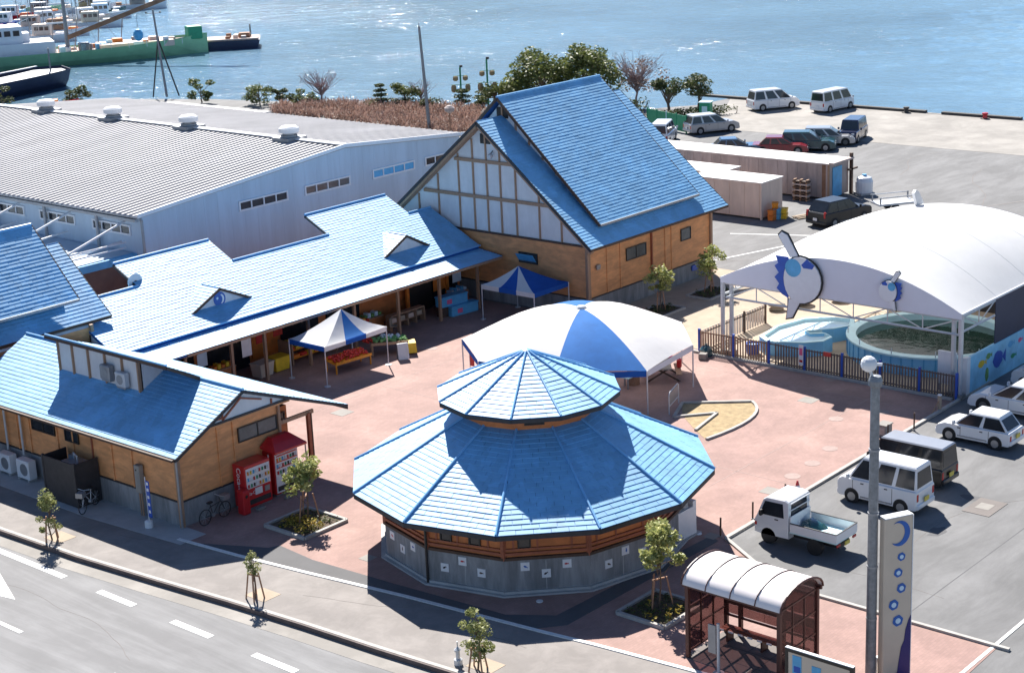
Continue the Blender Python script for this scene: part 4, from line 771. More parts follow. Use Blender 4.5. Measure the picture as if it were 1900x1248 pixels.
    for f in (0.36,0.66): MB().box(X(f),X(f)+.13,-hw-.012,-hw+.02,H*bz-.16,H*bz-.12).build('door_handle','paint_black',r); MB().box(X(f),X(f)+.13,hw-.02,hw+.012,H*bz-.16,H*bz-.12).build('door_handle','paint_black',r)
    for f in ((0.30,0.55,0.80) if nwin==3 else (0.28,0.66)):
        for sg in (-1,1): MB().box(X(f)-.008,X(f)+.008,sg*(hw+.001)-.004,sg*(hw+.001)+.004,sill+.1,H*bz-.06).build('door_gap','paint_black',r)
    MB().box(X(.992),X(1.004),-hw*.45,hw*.45,H*nz_-.24,H*nz_-.12).build('grille','paint_black',r)
    if spare: MB().cyl((X(0)-.2,0,H*.45),(X(0)-.02,0,H*.45),0.3,16).build('spare_wheel','rubber',r)
    return r
N90 = R(90)
def kei_truck(loc,head):
    r = E('kei_truck',loc,head,'white kei pickup truck with an open bed parked by the brick plaza edge','truck')
    L,W = 3.4,1.45; hw = W/2
    prof = [(0.28,0.34),(0.28,1.76),(0.42,1.82),(1.18,1.80),(1.32,1.70),(1.60,1.02),(1.69,0.86),(1.70,0.34),(1.45,0.30)]
    MB().loft([[(x,y,z if abs(y)<hw-.03 else 1.0+(z-1.0)*.96) for x,z in prof] for y in (-hw,-hw+.05,hw-.05,hw)],True,True).build('cab','car_white',r)
    for sg in (-1,1):
        MB().slab([(0.46,sg*(hw+.004),1.12),(1.48,sg*(hw+.004),1.10),(1.24,sg*(hw+.004),1.64),(0.50,sg*(hw+.004),1.66)][::sg],0.01).build('side_window','glass_dark',r)
        MB().bevbox(1.64,1.72,sg*.5-.13,sg*.5+.13,0.62,0.82,.03).build('headlight','lamp_clear',r); MB().bevbox(1.60,1.70,sg*(hw-.04)-.05,sg*(hw-.04)+.06,0.62,0.76,.02).build('indicator','lamp_red',r)
        MB().bevbox(1.3,1.4,sg*(hw+.12)-.09,sg*(hw+.12)+.09,1.1,1.32,.02).build('mirror','paint_black',r)
        MB().box(0.7,.85,sg*hw-.015,sg*hw+.015,0.98,1.02).build('door_handle','paint_black',r)
        for x in (1.12,-0.80): MB().cyl((x,sg*(hw-.2),.3),(x,sg*(hw-.0),.3),.31,18).build('wheel_arch','paint_black',r); wheel(r,x,sg*(hw-.09),0.26,0.15,'rim')
        MB().box(-1.68,0.2,sg*(hw-.01)-.02,sg*(hw-.01)+.02,0.66,0.98).build('bed_side','car_white',r)
        MB().bevbox(-1.71,-1.66,sg*.55-.12,sg*.55+.12,0.48,0.58,.015).build('tail_light','lamp_red',r)
        MB().bar((-1.68,sg*(hw-.01),0.99),(0.2,sg*(hw-.01),0.99),0.055,0.025).build('bed_rail','paint_black',r)
    MB().slab([(1.62,-.58,1.08),(1.62,.58,1.08),(1.37,.55,1.64),(1.37,-.55,1.64)],0.01).build('windscreen','glass_dark',r)
    MB().slab([(0.27,.55,1.15),(0.27,-.55,1.15),(0.27,-.52,1.62),(0.27,.52,1.62)],0.01).build('rear_window','glass_dark',r)
    MB().box(0.20,0.24,-.68,.68,0.66,1.2).build('headboard','car_white',r)
    for z in (1.2,1.45,1.7): MB().bar((0.22,-.66,z),(0.22,.66,z),0.03,0.03).build('guard_rail','car_white',r)
    MB().box(-1.68,0.24,-.7,.7,0.60,0.66).build('bed_floor','pool_pale',r); MB().box(-1.71,-1.68,-.72,.72,0.66,0.98).build('tailgate','car_white',r); MB().bar((-1.695,-.72,0.99),(-1.695,.72,.99),0.05,0.025).build('bed_rail','paint_black',r)
    MB().box(-1.6,1.5,-.35,.35,0.32,0.5).build('chassis','paint_black',r); MB().box(-1.74,-1.71,-.16,.16,0.42,0.56).build('number_plate','plate_yellow',r)
    tp = MB().loft([[(-.75,-.35,.67),(0.1,-.5,.67),(.15,.1,.67),(-.5,.15,.67)],[(-.6,-.3,.82),(0.0,-.4,.9),(.1,.0,.86),(-.45,.1,.78)],[(-.4,-.2,.88),(-.1,-.3,.95),(0,-.05,.92),(-.3,0,.86)]],False,True); 
    tarp = E('tarpaulin',(loc[0],loc[1],loc[2]),head,'crumpled dark green tarpaulin lying in the bed of the kei truck','tarpaulin'); tp.build('sheet','car_green',tarp,smooth=True)
    return r
kei_truck((49.8,30.15,-.012),N90)
car('kei_van','white kei van parked between the pickup truck and the black wagon','van',(54.95,29.75,-.012),N90,3.35,1.47,1.88,'keivan','car_white','cars parked nose-in to the plaza',roofm='car_white')
car('kei_wagon','black boxy kei wagon parked nose-in behind the white van','car',(57.75,30.15,-.012),N90,3.35,1.45,1.7,'boxvan','car_black','cars parked nose-in to the plaza',roofm='car_silver',lamp_low=True)  # silver roof colour stands in for pale glare on the black roof
car('hatchback','white small hatchback parked nearest the wooden bollard','car',(63.2,29.9,-.012),N90,3.3,1.40,1.38,'hatch','car_white','cars parked nose-in to the plaza',nwin=2)
car('station_wagon','white long wagon parked just beyond the white hatchback','car',(67.4,30.0,-.012),N90,4.2,1.65,1.45,'wagon','car_white','cars parked nose-in to the plaza',rim='rim_dark')
car('compact_van','white car at the right edge of the photo beside the painted wall','car',(71.2,30.2,-.012),N90,3.4,1.47,1.6,'keivan','car_white','cars parked nose-in to the plaza')
G2 = 'vehicles on the quay side of the lot'
car('minivan','silver-white minivan parked along the quay edge, left of the two','van',(134.6,85.2,0),R(-32),4.6,1.75,1.9,'minivan','car_white',G2,plate='plastic_white')
car('box_van','white one-box van parked at the quay edge, rear to the lot','van',(136.2,79.9,0),R(-8),4.3,1.7,1.95,'boxvan','car_white',G2,plate='plastic_white',roofm='car_white')
car('wagon','silver minivan parked by the green fence','car',(121.6,83.2,-.012),R(-30),4.6,1.72,1.65,'wagon','car_silver',G2,plate='plastic_white',roofm='car_white')
car('service_van','white van half hidden behind the hall roof','van',(115.6,84.0,-.012),R(25),4.2,1.7,1.85,'keivan','car_white',G2,plate='plastic_white')
car('off_roader','dark navy off-road wagon with a rear spare wheel, farthest right of the five parked cars','car',(123.6,70.6,-.012),R(196),4.1,1.7,1.75,'jeep','car_navy',G2,plate='plastic_white',spare=True)
car('sedan','pale silver-blue car parked between the navy off-roader and the dark green car','car',(120.9,71.2,-.012),R(-62),4.2,1.65,1.45,'wagon','car_silver',G2,rim='rim_dark')
car('wagon','dark green wagon parked in front of the pale silver-blue car','car',(118.0,71.4,-.012),R(-62),4.4,1.68,1.55,'wagon','car_green',G2)
car('sedan','dark red sedan parked beside the dark green wagon','car',(115.8,72.6,-.012),R(-62),4.4,1.68,1.38,'sedan','car_red',G2)
car('sedan','blue-grey low car mostly hidden behind the long container, left of the red sedan','car',(113.7,75.6,-.012),R(-50),4.3,1.66,1.35,'sedan','car_blue',G2)
car('suv','black sport utility car with red tail lights parked behind the pool canopy','car',(96.3,55.9,-.012),R(-12),4.4,1.78,1.68,'suv','car_black',G2,plate='plastic_white',lamp_low=False)
wt = E('water_tank',(104.9,58.9,0),R(-30),'small round-topped white tank at the far end of the long container','tank'); MB().lathe([(0.6,0.15),(0.62,.9),(.5,1.2),(.2,1.32),(.001,1.34)],16).build('tank','car_white',wt); MB().box(-.55,.55,-.55,.55,0,.15).build('base','concrete',wt); MB().lathe([(0.16,1.3),(0.16,1.42),(.001,1.43)],10).build('lid','paint_sky',wt)
tr = E('flat_trailer',(101.3,54.6,-.012),R(-35),'pale flat trailer frame standing just behind the canopy top','trailer'); MB().box(-1.4,1.4,-.7,.7,0.5,0.62).build('deck','metal_pale',tr)
for sx in (-1.3,1.3):
    for sy in (-.62,.62): MB().box(sx-.04,sx+.04,sy-.04,sy+.04,.62,1.1).build('stake','metal_grey',tr)
for sg in (-1,1): wheel(tr,-.2,sg*.6,.28,.16,'rim_dark'); MB().bar((-1.4,sg*.68,1.05),(1.4,sg*.68,1.05),.04,.06).build('rail','metal_pale',tr)

# ------------------------------------------------------------------ containers and yard goods
def container(name,label,x0,x1,y0,y1,h,m,step=0.35,top='container_top'):
    r = E(name,((x0+x1)/2,(y0+y1)/2,0),label=label,cat='container',world=True)
    MB().box(x0,x1,y0,y1,0.12,h).build('body',m,r); MB().box(x0-.06,x1+.06,y0-.06,y1+.06,h,h+.07).build('roof',top,r)
    n = int((y1-y0)/step)
    for i in range(n): MB().box(x0-.03,x0,y0+.12+i*step,y0+.12+i*step+step*.45,0.2,h-.08).build('rib',m,r)
    for y in (y0,y1): MB().box(x0-.05,x0+.1,y-.05,y+.05,0,h).build('corner_post','wood_beam' if m=='container_grey' else m,r)
    return r
container('cargo_container','small pink-beige container with a white roof next to the hall',94.3,96.9,60.6,66.2,2.45,'container_pink',1.2)
container('cargo_container','second beige container with white roof half hidden behind the hall roof',96.6,99.2,65.5,72.0,2.3,'container_pink',1.0)
lc = container('storage_container','long weathered grey-pink container with white roof, wooden pallet leaning on it',101.9,104.6,60.0,77.0,2.5,'container_grey',0.8)
MB().box(101.86,102.0,60.2,60.5,0.1,2.45).build('door_post','rust',lc); MB().box(102.4,103.6,59.93,59.99,0.1,2.2).build('door','paint_sky',lc); MB().box(104.55,104.75,59.7,59.9,0,2.9).build('frame_post','wood_dark',lc); MB().box(104.2,105.4,59.7,59.85,1.7,1.82).build('frame_arm','wood_dark',lc); MB().box(101.9,104.7,59.6,60,2.5,2.62).build('canopy','container_grey',lc)
pl = E('pallet_stack',(101.1,61.6,0),0,'weathered wooden pallets leaning against the long container','pallet')
for i in range(7): MB().box(-.35,.1,-.6,.6,0.1+i*.2,0.2+i*.2).build('board','container_grey' if i%2 else 'wood_dark',pl)
for y in (-.5,0,.5): MB().box(-.3,.05,y-.06,y+.06,0,1.5).build('stringer','wood_beam',pl)
for i,(x,y,m,nm) in enumerate(((94.7,60.0,'paint_orange','orange plastic crate on the ground by the beige container'),(95.15,59.85,'paint_sky','light blue plastic crate stacked by the beige container'),(95.55,59.6,'paint_yellow','yellow plastic crate by the beige container'),(95.3,60.15,'fruit_orange','dull orange crate behind the blue crate by the beige container'))):
    for k in range(2 if i!=3 else 3):
        c = E('crate',(x,y,0.36*k),R(10*i),nm+(', upper one' if k==1 else ', top one' if k==2 else ', lowest one'),'crate','crates by the beige container')
        MB().loft([[(-.24,-.18,0),(.24,-.18,0),(.24,.18,0),(-.24,.18,0)],[(-.27,-.21,.34),(.27,-.21,.34),(.27,.21,.34),(-.27,.21,.34)],[(-.24,-.18,.34),(.24,-.18,.34),(.24,.18,.34),(-.24,.18,.34)],[(-.22,-.16,.04),(.22,-.16,.04),(.22,.16,.04),(-.22,.16,.04)]],True,True).build('body',m,c); MB().box(-.28,.28,-.22,.22,.28,.31).build('rim',m,c)
bd = E('board_heap',(96.6,58.6,0),R(-20),'low heap of pale boards on the ground by the crates','board'); 
for i in range(5): MB().box(-.9,.9,-.4+i*.16,-.28+i*.16,.02+.05*(i%3),.07+.05*(i%3)).build('board','sand_paving',bd)
gf = E('green_fence',(121,87.5,0),R(70),'green mesh fence with a pale post by the silver minivan','fence')
MB().box(-3,3,-.02,.02,0.1,1.5).build('mesh','paint_green',gf)
for x in (-3,-1.5,0,1.5,3): MB().box(x-.05,x+.05,-.05,.05,0,1.6).build('post','pool_pale' if x==0 else 'paint_green',gf)

# ------------------------------------------------------------------ tents
def popup(name,label,x0,x1,y0,y1,ze,za,cols,val,peak=None):
    """four-pole pop-up tent: canopy faces, valances, poles"""
    r = E(name,((x0+x1)/2,(y0+y1)/2,0),label=label,cat='tent',world=True)
    C = [(x0,y0),(x1,y0),(x1,y1),(x0,y1)]; pk = peak or ((x0+x1)/2,(y0+y1)/2); N = 8
    for i in range(4):
        a,b = C[i],C[(i+1)%4]; segs = cols[i]
        for k,m in enumerate(segs):
            u0,u1 = k/len(segs),(k+1)/len(segs); rings = []
            for j in range(N+1):
                t = j/N; zz = ze+(za-ze)*(t**1.35)
                pt = lambda u: (a[0]+(b[0]-a[0])*u,a[1]+(b[1]-a[1])*u)
                row = []
                for q in range(5):
                    p = pt(u0+(u1-u0)*q/4); e_ = u0+(u1-u0)*q/4; sag = -0.10*math.sin(math.pi*e_)*(1-t)
                    row.append((p[0]+(pk[0]-p[0])*t,p[1]+(pk[1]-p[1])*t,zz+sag*0.5))
                rings.append(row)
            MB().loft(rings,closed=False).build('canopy_panel',m,r,smooth=True)
            pa,pb = (a[0]+(b[0]-a[0])*u0,a[1]+(b[1]-a[1])*u0),(a[0]+(b[0]-a[0])*u1,a[1]+(b[1]-a[1])*u1)
            MB().loft([[(pa[0],pa[1],ze-.25),(pb[0],pb[1],ze-.25)],[(pa[0],pa[1],ze+.01),(pb[0],pb[1],ze+.01)]],closed=False).build('valance',val[i][k],r)
    for x,y in C:
        MB().cyl((x,y,0),(x,y,ze),0.03,8).build('pole','metal_pale',r); MB().lathe([(0.16,0),(0.16,0.03),(0.05,0.05)],12,(x,y,0),False,True).build('foot','metal_pale',r)
    return r
B,Wt = 'fabric_blue','fabric_white'
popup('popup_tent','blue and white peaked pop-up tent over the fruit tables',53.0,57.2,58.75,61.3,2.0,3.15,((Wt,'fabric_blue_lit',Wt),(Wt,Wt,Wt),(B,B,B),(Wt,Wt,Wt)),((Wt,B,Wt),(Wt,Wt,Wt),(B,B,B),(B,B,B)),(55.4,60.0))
popup('popup_tent','blue pop-up tent with a white front panel before the half-timbered hall',66.1,69.0,56.6,60.3,1.95,2.85,((B,B),(B,B),(B,B),(Wt,B,Wt)),((B,B),(B,B),(B,B),(Wt,B,Wt)),(67.6,58.9))
# big eight-panel marquee
bt = E('marquee',(60.0,48.4,0),label='large blue and white panelled marquee behind the pavilion roof',cat='tent',world=True)
mc = [(55.2,50.8),(55.6,46.6),(58.2,43.4),(62.6,44.0),(65.5,46.7),(65.6,51.0),(62.5,54.1),(57.5,53.9)]
pk = (60.5,48.9,3.62)
for i in range(8):
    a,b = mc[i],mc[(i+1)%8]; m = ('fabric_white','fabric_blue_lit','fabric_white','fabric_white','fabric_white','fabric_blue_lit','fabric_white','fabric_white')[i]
    N=10; rings=[]
    for j in range(N+1):
        t = j/N; zz = 2.05+(pk[2]-2.05)*math.sin(t*math.pi/2)**0.95; rings.append([(a[0]+(b[0]-a[0])*q/6+(pk[0]-(a[0]+(b[0]-a[0])*q/6))*t, a[1]+(b[1]-a[1])*q/6+(pk[1]-(a[1]+(b[1]-a[1])*q/6))*t, zz+0.16*math.sin(math.pi*q/6)*math.sin(math.pi*min(1,t+.15))) for q in range(7)])
    MB().loft(rings,closed=False).build('canopy_panel',m,bt,smooth=True)
    MB().loft([[(a[0],a[1],1.78),(b[0],b[1],1.78)],[(a[0],a[1],2.06),(b[0],b[1],2.06)]],closed=False).build('valance','fabric_blue' if m!='fabric_white' or i in (0,7) else 'fabric_skirt',bt)
    MB().cyl((a[0],a[1],0),(a[0],a[1],2.05),0.035,8).build('pole','metal_pale',bt)
MB().lathe([(0.3,0),(0.2,0.12),(0.001,0.16)],10,(pk[0],pk[1],pk[2]-.02)).build('cap','fabric_white',bt)
# ------------------------------------------------------------------ street furniture in front
def text(parent,body,size,loc,u,v,m,name='lettering',ext=0.004):
    """flat lettering: u along the line of text, v up"""
    cu = bpy.data.curves.new(name,'FONT'); cu.body = body; cu.size = size; cu.align_x = 'CENTER'; cu.align_y = 'CENTER'; cu.extrude = ext
    tmp = bpy.data.objects.new('tmp',cu); col.objects.link(tmp); bpy.context.view_layer.update()
    me = bpy.data.meshes.new_from_object(tmp.evaluated_get(bpy.context.evaluated_depsgraph_get())); bpy.data.objects.remove(tmp); me.materials.clear(); me.materials.append(M[m])
    o = bpy.data.objects.new(name,me); col.objects.link(o); put(o,parent)
    u,v = Vector(u).normalized(),Vector(v).normalized(); n = u.cross(v); loc = Vector(loc)
    o.matrix_basis = Matrix(((u.x,v.x,n.x,loc.x),(u.y,v.y,n.y,loc.y),(u.z,v.z,n.z,loc.z),(0,0,0,1))); return o
sh = E('bus_shelter',(41.1,26.75,0),label='dark brown bus shelter with a white barrel roof at the bottom right',cat='bus shelter',world=True)
SX0,SX1,SY0,SY1 = 40.0,42.15,25.1,28.45
for x,y in ((SX0,SY0),(SX0,SY1),(SX1,SY0),(SX1,SY1),(SX1,26.3),(SX1,27.9)): MB().box(x-.06,x+.06,y-.06,y+.06,0,2.5).build('post','shelter_brown',sh)
ARC = [(R(a)) for a in range(0,181,15)]
sxm,sr = (SX0+SX1)/2,(SX1-SX0)/2+.14
N=13
rings = [[(sxm-math.cos(a)*sr,y,2.52+math.sin(a)*0.55) for a in ARC] for y in (SY0-.12,SY0+.78,SY0+1.68,SY0+2.58,SY1+.12)]
rfp = MB().loft(rings,closed=False).build('roof','shelter_roof',sh,smooth=True)
for i,y in enumerate((SY0-.13,SY0+.78,SY0+1.68,SY0+2.58,SY1+.13)):
    MB().tube([(sxm-math.cos(a)*(sr+.012),y,2.525+math.sin(a)*0.56) for a in ARC],0.035 if i in (0,4) else 0.018,6).build('roof_rib','shelter_brown',rfp)
for x in (SX0-.06,SX1+.06): MB().bar((x,SY0-.14,2.5),(x,SY1+.14,2.5),0.08,0.12).build('eave_beam','shelter_brown',sh)
for y in (SY0,SY1):
    for i,(xa,xb) in enumerate(((SX0+.06,SX0+.74),(SX0+.74,SX0+1.42),(SX0+1.42,SX1-.06))):
        MB().box(xb-.03,xb+.0,y-.03,y+.03,0.25,2.5).build('mullion','shelter_brown',sh)
        for za,zb in ((0.25,0.95),(1.0,1.7),(1.75,2.42)): MB().box(xa,xb-.03,y-.012,y+.012,za,zb).build('pane','tint_pane',sh)
    for z in (0.22,0.97,1.72,2.45): MB().bar((SX0,y,z),(SX1,y,z),0.05,0.05).build('rail','shelter_brown',sh)
    MB().slab([(sxm-math.cos(a)*(sr-.1),y,2.52+math.sin(a)*0.5) for a in ARC],0.02,(0,1,0)).build('end_panel','tint_pane',sh)
for ya,yb in ((SY0+.06,26.24),(26.36,27.0),(27.0,27.84),(27.96,SY1-.06)):
    MB().box(SX1-.012,SX1+.012,ya,yb,1.45,2.4).build('pane','tint_pane',sh); MB().box(SX1-.012,SX1+.012,ya,yb,0.75,1.05).build('pane','tint_pane',sh)
MB().box(SX1-.04,SX1+.02,SY0,SY1,1.08,1.4).build('back_board','shelter_brown',sh); MB().bar((SX1,SY0,0.68),(SX1,SY1,.68),.06,.08).build('rail','shelter_brown',sh); MB().bar((SX1,27.0,1.4),(SX1,27.0,2.45),0.05,0.05).build('mullion','shelter_brown',sh)
bn = E('shelter_bench',(41.75,26.75,0),0,'long bench with reddish slats inside the bus shelter','bench')
for i in range(3): MB().box(-.22+i*.15,-.10+i*.15,-1.55,1.55,0.42,0.45).build('slat','wood_red',bn)
for y in (-1.3,0,1.3): MB().box(-.18,.18,y-.03,y+.03,0,0.42).build('leg','shelter_brown',bn)
for i in range(9): MB().box(-.26,-.22,-1.5+i*.36,-1.32+i*.36,0.40,0.455).build('edge_tile','plastic_white',bn)
fl = sheet('shelter_floor',[(SX0-.1,SY0-.1),(SX1+.1,SY0-.1),(SX1+.1,SY1+.1),(SX0-.1,SY1+.1)],0.02,'asphalt_mid',t=0.05)
for i in range(4): MB().box(SX0-.05,SX1+.05,SY0+.3+i*.85,SY0+.33+i*.85,0.0,0.024).build('joint','asphalt_dark',fl)
for i in range(2): MB().box(SX0+.5+i*.85,SX0+.53+i*.85,SY0-.05,SY1+.05,0.0,0.0236).build('joint','asphalt_dark',fl)
lp = E('lamp_post',(42.05,23.15,0),label='tall grey street lamp post with a round white lamp head in the right foreground',cat='lamp post')
MB().cyl((0,0,0),(0,0,9.35),0.165,14,0.135).build('pole','galvanised',lp); MB().lathe([(0.14,9.35),(0.2,9.4),(0.21,9.55),(0.16,9.68),(0.001,9.7)],14).build('pole_cap','galvanised',lp)
for z in (2.0,3.7,5.4,7.4): MB().cyl((0,0,z),(0,0,z+.06),0.168,14).build('band','metal_grey',lp)
u_ = Vector((-0.15,.2,0)); MB().tube([(0,0,9.45),(-.06,.09,9.7),(-.10,.14,9.9)],0.045,8).build('arm','metal_pale',lp)
MB().ball((-.12,.16,10.05),0.24,14,8).build('lamp_head','plastic_white',lp); MB().cyl((-.12,.16,10.05),(.12,-.14,10.02),0.05,8).build('sensor','plastic_white',lp)
pr = E('pillar_sign',(42.55,22.65,0),R(-28),label='tall beige pillar sign with a blue crescent and five blue rings',cat='sign')
PWD,PH = 0.98,5.3
MB().bevbox(-PWD/2,PWD/2,-.14,.14,0,PH,.03).build('pillar','sign_beige',pr); MB().box(-PWD/2+.01,PWD/2-.01,-.15,.15,PH,PH+.03).build('top_cap','plastic_white',pr)
MB().box(PWD/2,PWD/2+.03,-.13,.13,0,PH-.02).build('edge_strip','plastic_white',pr)
yf = -.145
def flat(pts,nm,m,y=yf): return MB().loft([[(x,y,z) for x,z in pts],[(x,y-.012,z) for x,z in pts]],True,True).build(nm,m,pr)
cr = [(0.02+math.cos(R(a))*.36,4.78+math.sin(R(a))*.40) for a in range(-125,126,10)]+[(-0.09+math.cos(R(a))*.29,4.80+math.sin(R(a))*.33) for a in range(110,-121,-10)]
flat(cr,'crescent','sign_blue')
for i,(x,z) in enumerate(((.10,4.02),(0,3.52),(.12,3.0),(-.14,2.5),(0.02,1.95))):
    rr = .13+.012*i
    o = flat([(x+math.cos(R(a))*rr*(1+.05*math.sin(R(a*6))),z+math.sin(R(a))*rr*(1+.05*math.sin(R(a*6)))) for a in range(0,360,12)],'ring','sign_blue')
    flat([(x+math.cos(R(a))*rr*.5,z+math.sin(R(a))*rr*.5) for a in range(0,360,20)],'ring_centre','sign_light',yf-.013)
flat([(-.10,0.0),(.04,0.25),(.1,.7),(.16,1.05),(.26,1.25),(.30,1.6),(.40,1.9),(.48,2.05),(.48,0.0)],'wave_panel','sign_indigo')
gb = E('guide_board',(39.1,23.15,0),R(0),label='low guide board with a dark frame and blue picture panels at the bottom edge',cat='sign',world=True)
MB().box(39.05,39.15,22.15,24.2,0.5,1.85).build('panel','lawn_dry' and 'sign_beige',gb); MB().bar((39.1,22.05,1.9),(39.1,24.3,1.9),0.14,0.1).build('frame_top','frame_dark',gb); MB().bar((39.1,22.05,1.96),(39.1,24.3,1.96),.12,.03).build('frame_cap','frame_white',gb)
for y in (22.1,24.25): MB().box(39.03,39.17,y-.05,y+.05,0,1.85).build('post','frame_dark',gb)
MB().box(39.035,39.05,23.75,24.05,1.2,1.78).build('picture','paint_sky',gb); MB().box(39.03,39.035,23.78,24.0,1.25,1.45).build('picture','paint_blue',gb); MB().box(39.035,39.05,23.1,23.4,1.3,1.62).build('picture','paint_sky',gb)
bs = E('bus_stop_post',(39.55,27.0,0),R(0),'pale bus stop post standing in front of the shelter','post'); MB().cyl((0,0,0),(0,0,1.75),0.05,8).build('pole','metal_pale',bs); MB().box(-.03,.03,.08,.36,0.7,1.65).build('plate','metal_grey',bs); MB().lathe([(0.2,0),(0.18,0.1)],12,(0,0,0),False,True).build('base','concrete',bs)
wb = E('white_chair',(42.4,22.85,0),R(-20),'small white plastic stand beside the lamp post at the bottom edge','stand')
MB().bevbox(-.25,.25,-.2,.2,0.62,0.7,.02).build('top','plastic_white',wb)
for sx in (-.2,.2):
    for sy in (-.15,.15): MB().box(sx-.03,sx+.03,sy-.03,sy+.03,0,0.64).build('leg','plastic_white',wb)
hy = E('hydrant_post',(35.35,34.05,0),0,'small grey marker post on the kerb beside the young tree','post'); MB().lathe([(0.14,0),(0.14,0.18),(0.07,0.22),(0.07,0.5),(0.12,0.52),(0.05,0.58),(0.02,0.62),(0.02,0.8)],12,(0,0,0),False,True).build('body','metal_pale',hy); MB().cyl((-.12,0,.5),(.12,0,.5),.03,8).build('arm','metal_pale',hy)
# bollards, cone, marker along the plaza edge
for i,(x,y,h,lb) in enumerate(((48.55,33.0,0.75,'dark thin post nearest the pavilion screen wall'),(50.63,32.95,0.7,'dark thin post beside the front of the kei truck'),(53.32,33.2,0.5,'dark thin post above the kei truck cab'),(60.97,32.95,0.75,'dark thin post standing behind the black kei wagon'),(62.8,32.7,0.8,'dark thin post at the kerb by the white hatchback nose'))):
    b = E('edge_post',(x,y,0),0,lb,'post','thin posts along the plaza kerb'); MB().cyl((0,0,0),(0.02,0,h),0.035,8).build('post','wood_dark',b); MB().cyl((0,0,0),(0,0,.05),0.06,8).build('socket','metal_grey',b)
wp = E('wooden_bollard',(65.7,33.0,0),0,'pale wooden bollard with a brace at the kerb corner near the pool fence','bollard'); MB().cyl((0,0,0),(0,0,.72),0.09,10).build('post','sand_paving',wp); MB().cyl((-.5,.1,0),(0,0,.55),.03,6).build('brace','wood_beam',wp); MB().cyl((0,0,.72),(0,0,.76),.10,10).build('cap','plastic_white',wp)
ub = E('utility_box',(61.6,33.45,0),0,'pale square utility box on the plaza by the parking kerb','box'); MB().bevbox(-.28,.28,-.22,.22,0,.5,.02).build('case','concrete_pale',ub); MB().box(-.31,.31,-.25,.25,.5,.54).build('lid','concrete_pale',ub); MB().box(-.285,-.28,-.15,.15,.1,.4).build('door','metal_grey',ub)
cn_ = E('traffic_cone',(53.9,33.0,0),0,'small red traffic cone by the posts above the kei truck','cone'); MB().lathe([(0.16,0.03),(0.03,0.5)],12,(0,0,0),False,True).build('cone','paint_red',cn_); MB().box(-.19,.19,-.19,.19,0,.03).build('base','paint_black',cn_); MB().lathe([(0.115,0.2),(0.083,0.32)],12).build('band','plastic_white',cn_)
# grates by the pavilion
for x,y,lb in ((40.4,34.9,'x'),(43.4,33.9,'x'),(47.0,34.0,'x'),(48.3,33.8,'x')): MB().lathe([(0.12,0),(0.12,0.03),(0.001,0.035)],12,(x,y,0.006)).build('ground_light','plastic_white',plaza)

# ------------------------------------------------------------------ vending machines
def vend(name,label,x,y,w,d,h,body,face,red=True):
    r = E(name,(x,y,0),0,label,'vending machine'); MB().bevbox(0,w,0,d,0.08,h,.03).build('cabinet',body,r); MB().box(.05,w-.05,.05,d,0,.08).build('plinth','metal_grey',r)
    MB().box(.07,w-.07,-.015,0,h*.48,h*.93).build('display_window',face,r)
    for k in range(3):
        z = h*.50+k*h*.145; sf = MB().box(.09,w-.09,-.03,-.016,z,z+.02).build('shelf','metal_pale',r)
        n = 8
        for i in range(n):
            m = ('paint_red','plastic_white','paint_sky','paint_green','paint_orange','plastic_white','wood_dark','paint_yellow')[(i*3+k*2)%8]
            MB().cyl((.15+i*(w-.3)/(n-1),-.035,z+.02),(.15+i*(w-.3)/(n-1),-.035,z+.15),.035,8).build('drink',m,sf)
    MB().box(.1,w-.1,-.02,0,.22,.42).build('delivery_flap','plastic_dark',r); MB().box(w*.35,w*.62,-.02,0,h*.30,h*.45).build('price_panel','plastic_white',r); MB().box(w*.72,w*.9,-.022,0,h*.30,h*.42).build('coin_unit','metal_grey',r)
    return r
vm = vend('vending_machine','red drink vending machine with white script lettering on its side by the gable',40.05,49.62,1.35,0.72,1.86,'paint_red','plastic_white')
text(vm,'Coca-Cola',0.34,(-.006,0.36,1.02),(0,0,-1),(0,-1,0),'plastic_white'); text(vm,'Coca-Cola',0.2,(0.3,-.006,0.68),(1,0,0),(0,0,1),'plastic_white')
vm2 = vend('vending_machine','white and red vending machine under the red awning next to the red one',41.75,49.8,1.3,0.72,1.86,'paint_red','plastic_white'); MB().box(.05,1.25,-.012,0,.15,1.8).build('front_panel','plastic_white',vm2)
for z in (1.2,1.45,1.7): MB().box(0.1,1.2,-.04,-.034,z-.02,z+.03).build('red_strip','paint_red',vm2)
aw = E('red_awning',(42.2,49.6,0),0,'red hipped sun awning above the vending machines','awning'); MB().loft([[(-.6,-.1,1.9),(1.1,-.1,1.9),(1.1,.8,2.0),(-.6,.8,2.0)],[(-.6,-.1,1.98),(1.1,-.1,1.98),(1.1,.8,2.1),(-.6,.8,2.1)],[(-.2,.5,2.4),(.7,.5,2.4),(.7,.75,2.4),(-.2,.75,2.4)]],True,True).build('cover','paint_red',aw)
for x in (-.8,1.2): MB().box(x-.02,x+.02,.1,.14,0,1.95).build('bracket','metal_grey',aw)
bi = E('bottle_bin',(39.85,49.55,0),0,'tall red bottle bin left of the red vending machine','bin'); MB().bevbox(-.18,.18,-.2,.2,0,.95,.04).build('body','paint_red',bi); MB().cyl((0,-.21,.75),(0,-.19,.75),.07,10).build('slot','paint_black',bi); MB().bevbox(-.19,.19,-.21,.21,.95,1.0,.02).build('lid','paint_red',bi)
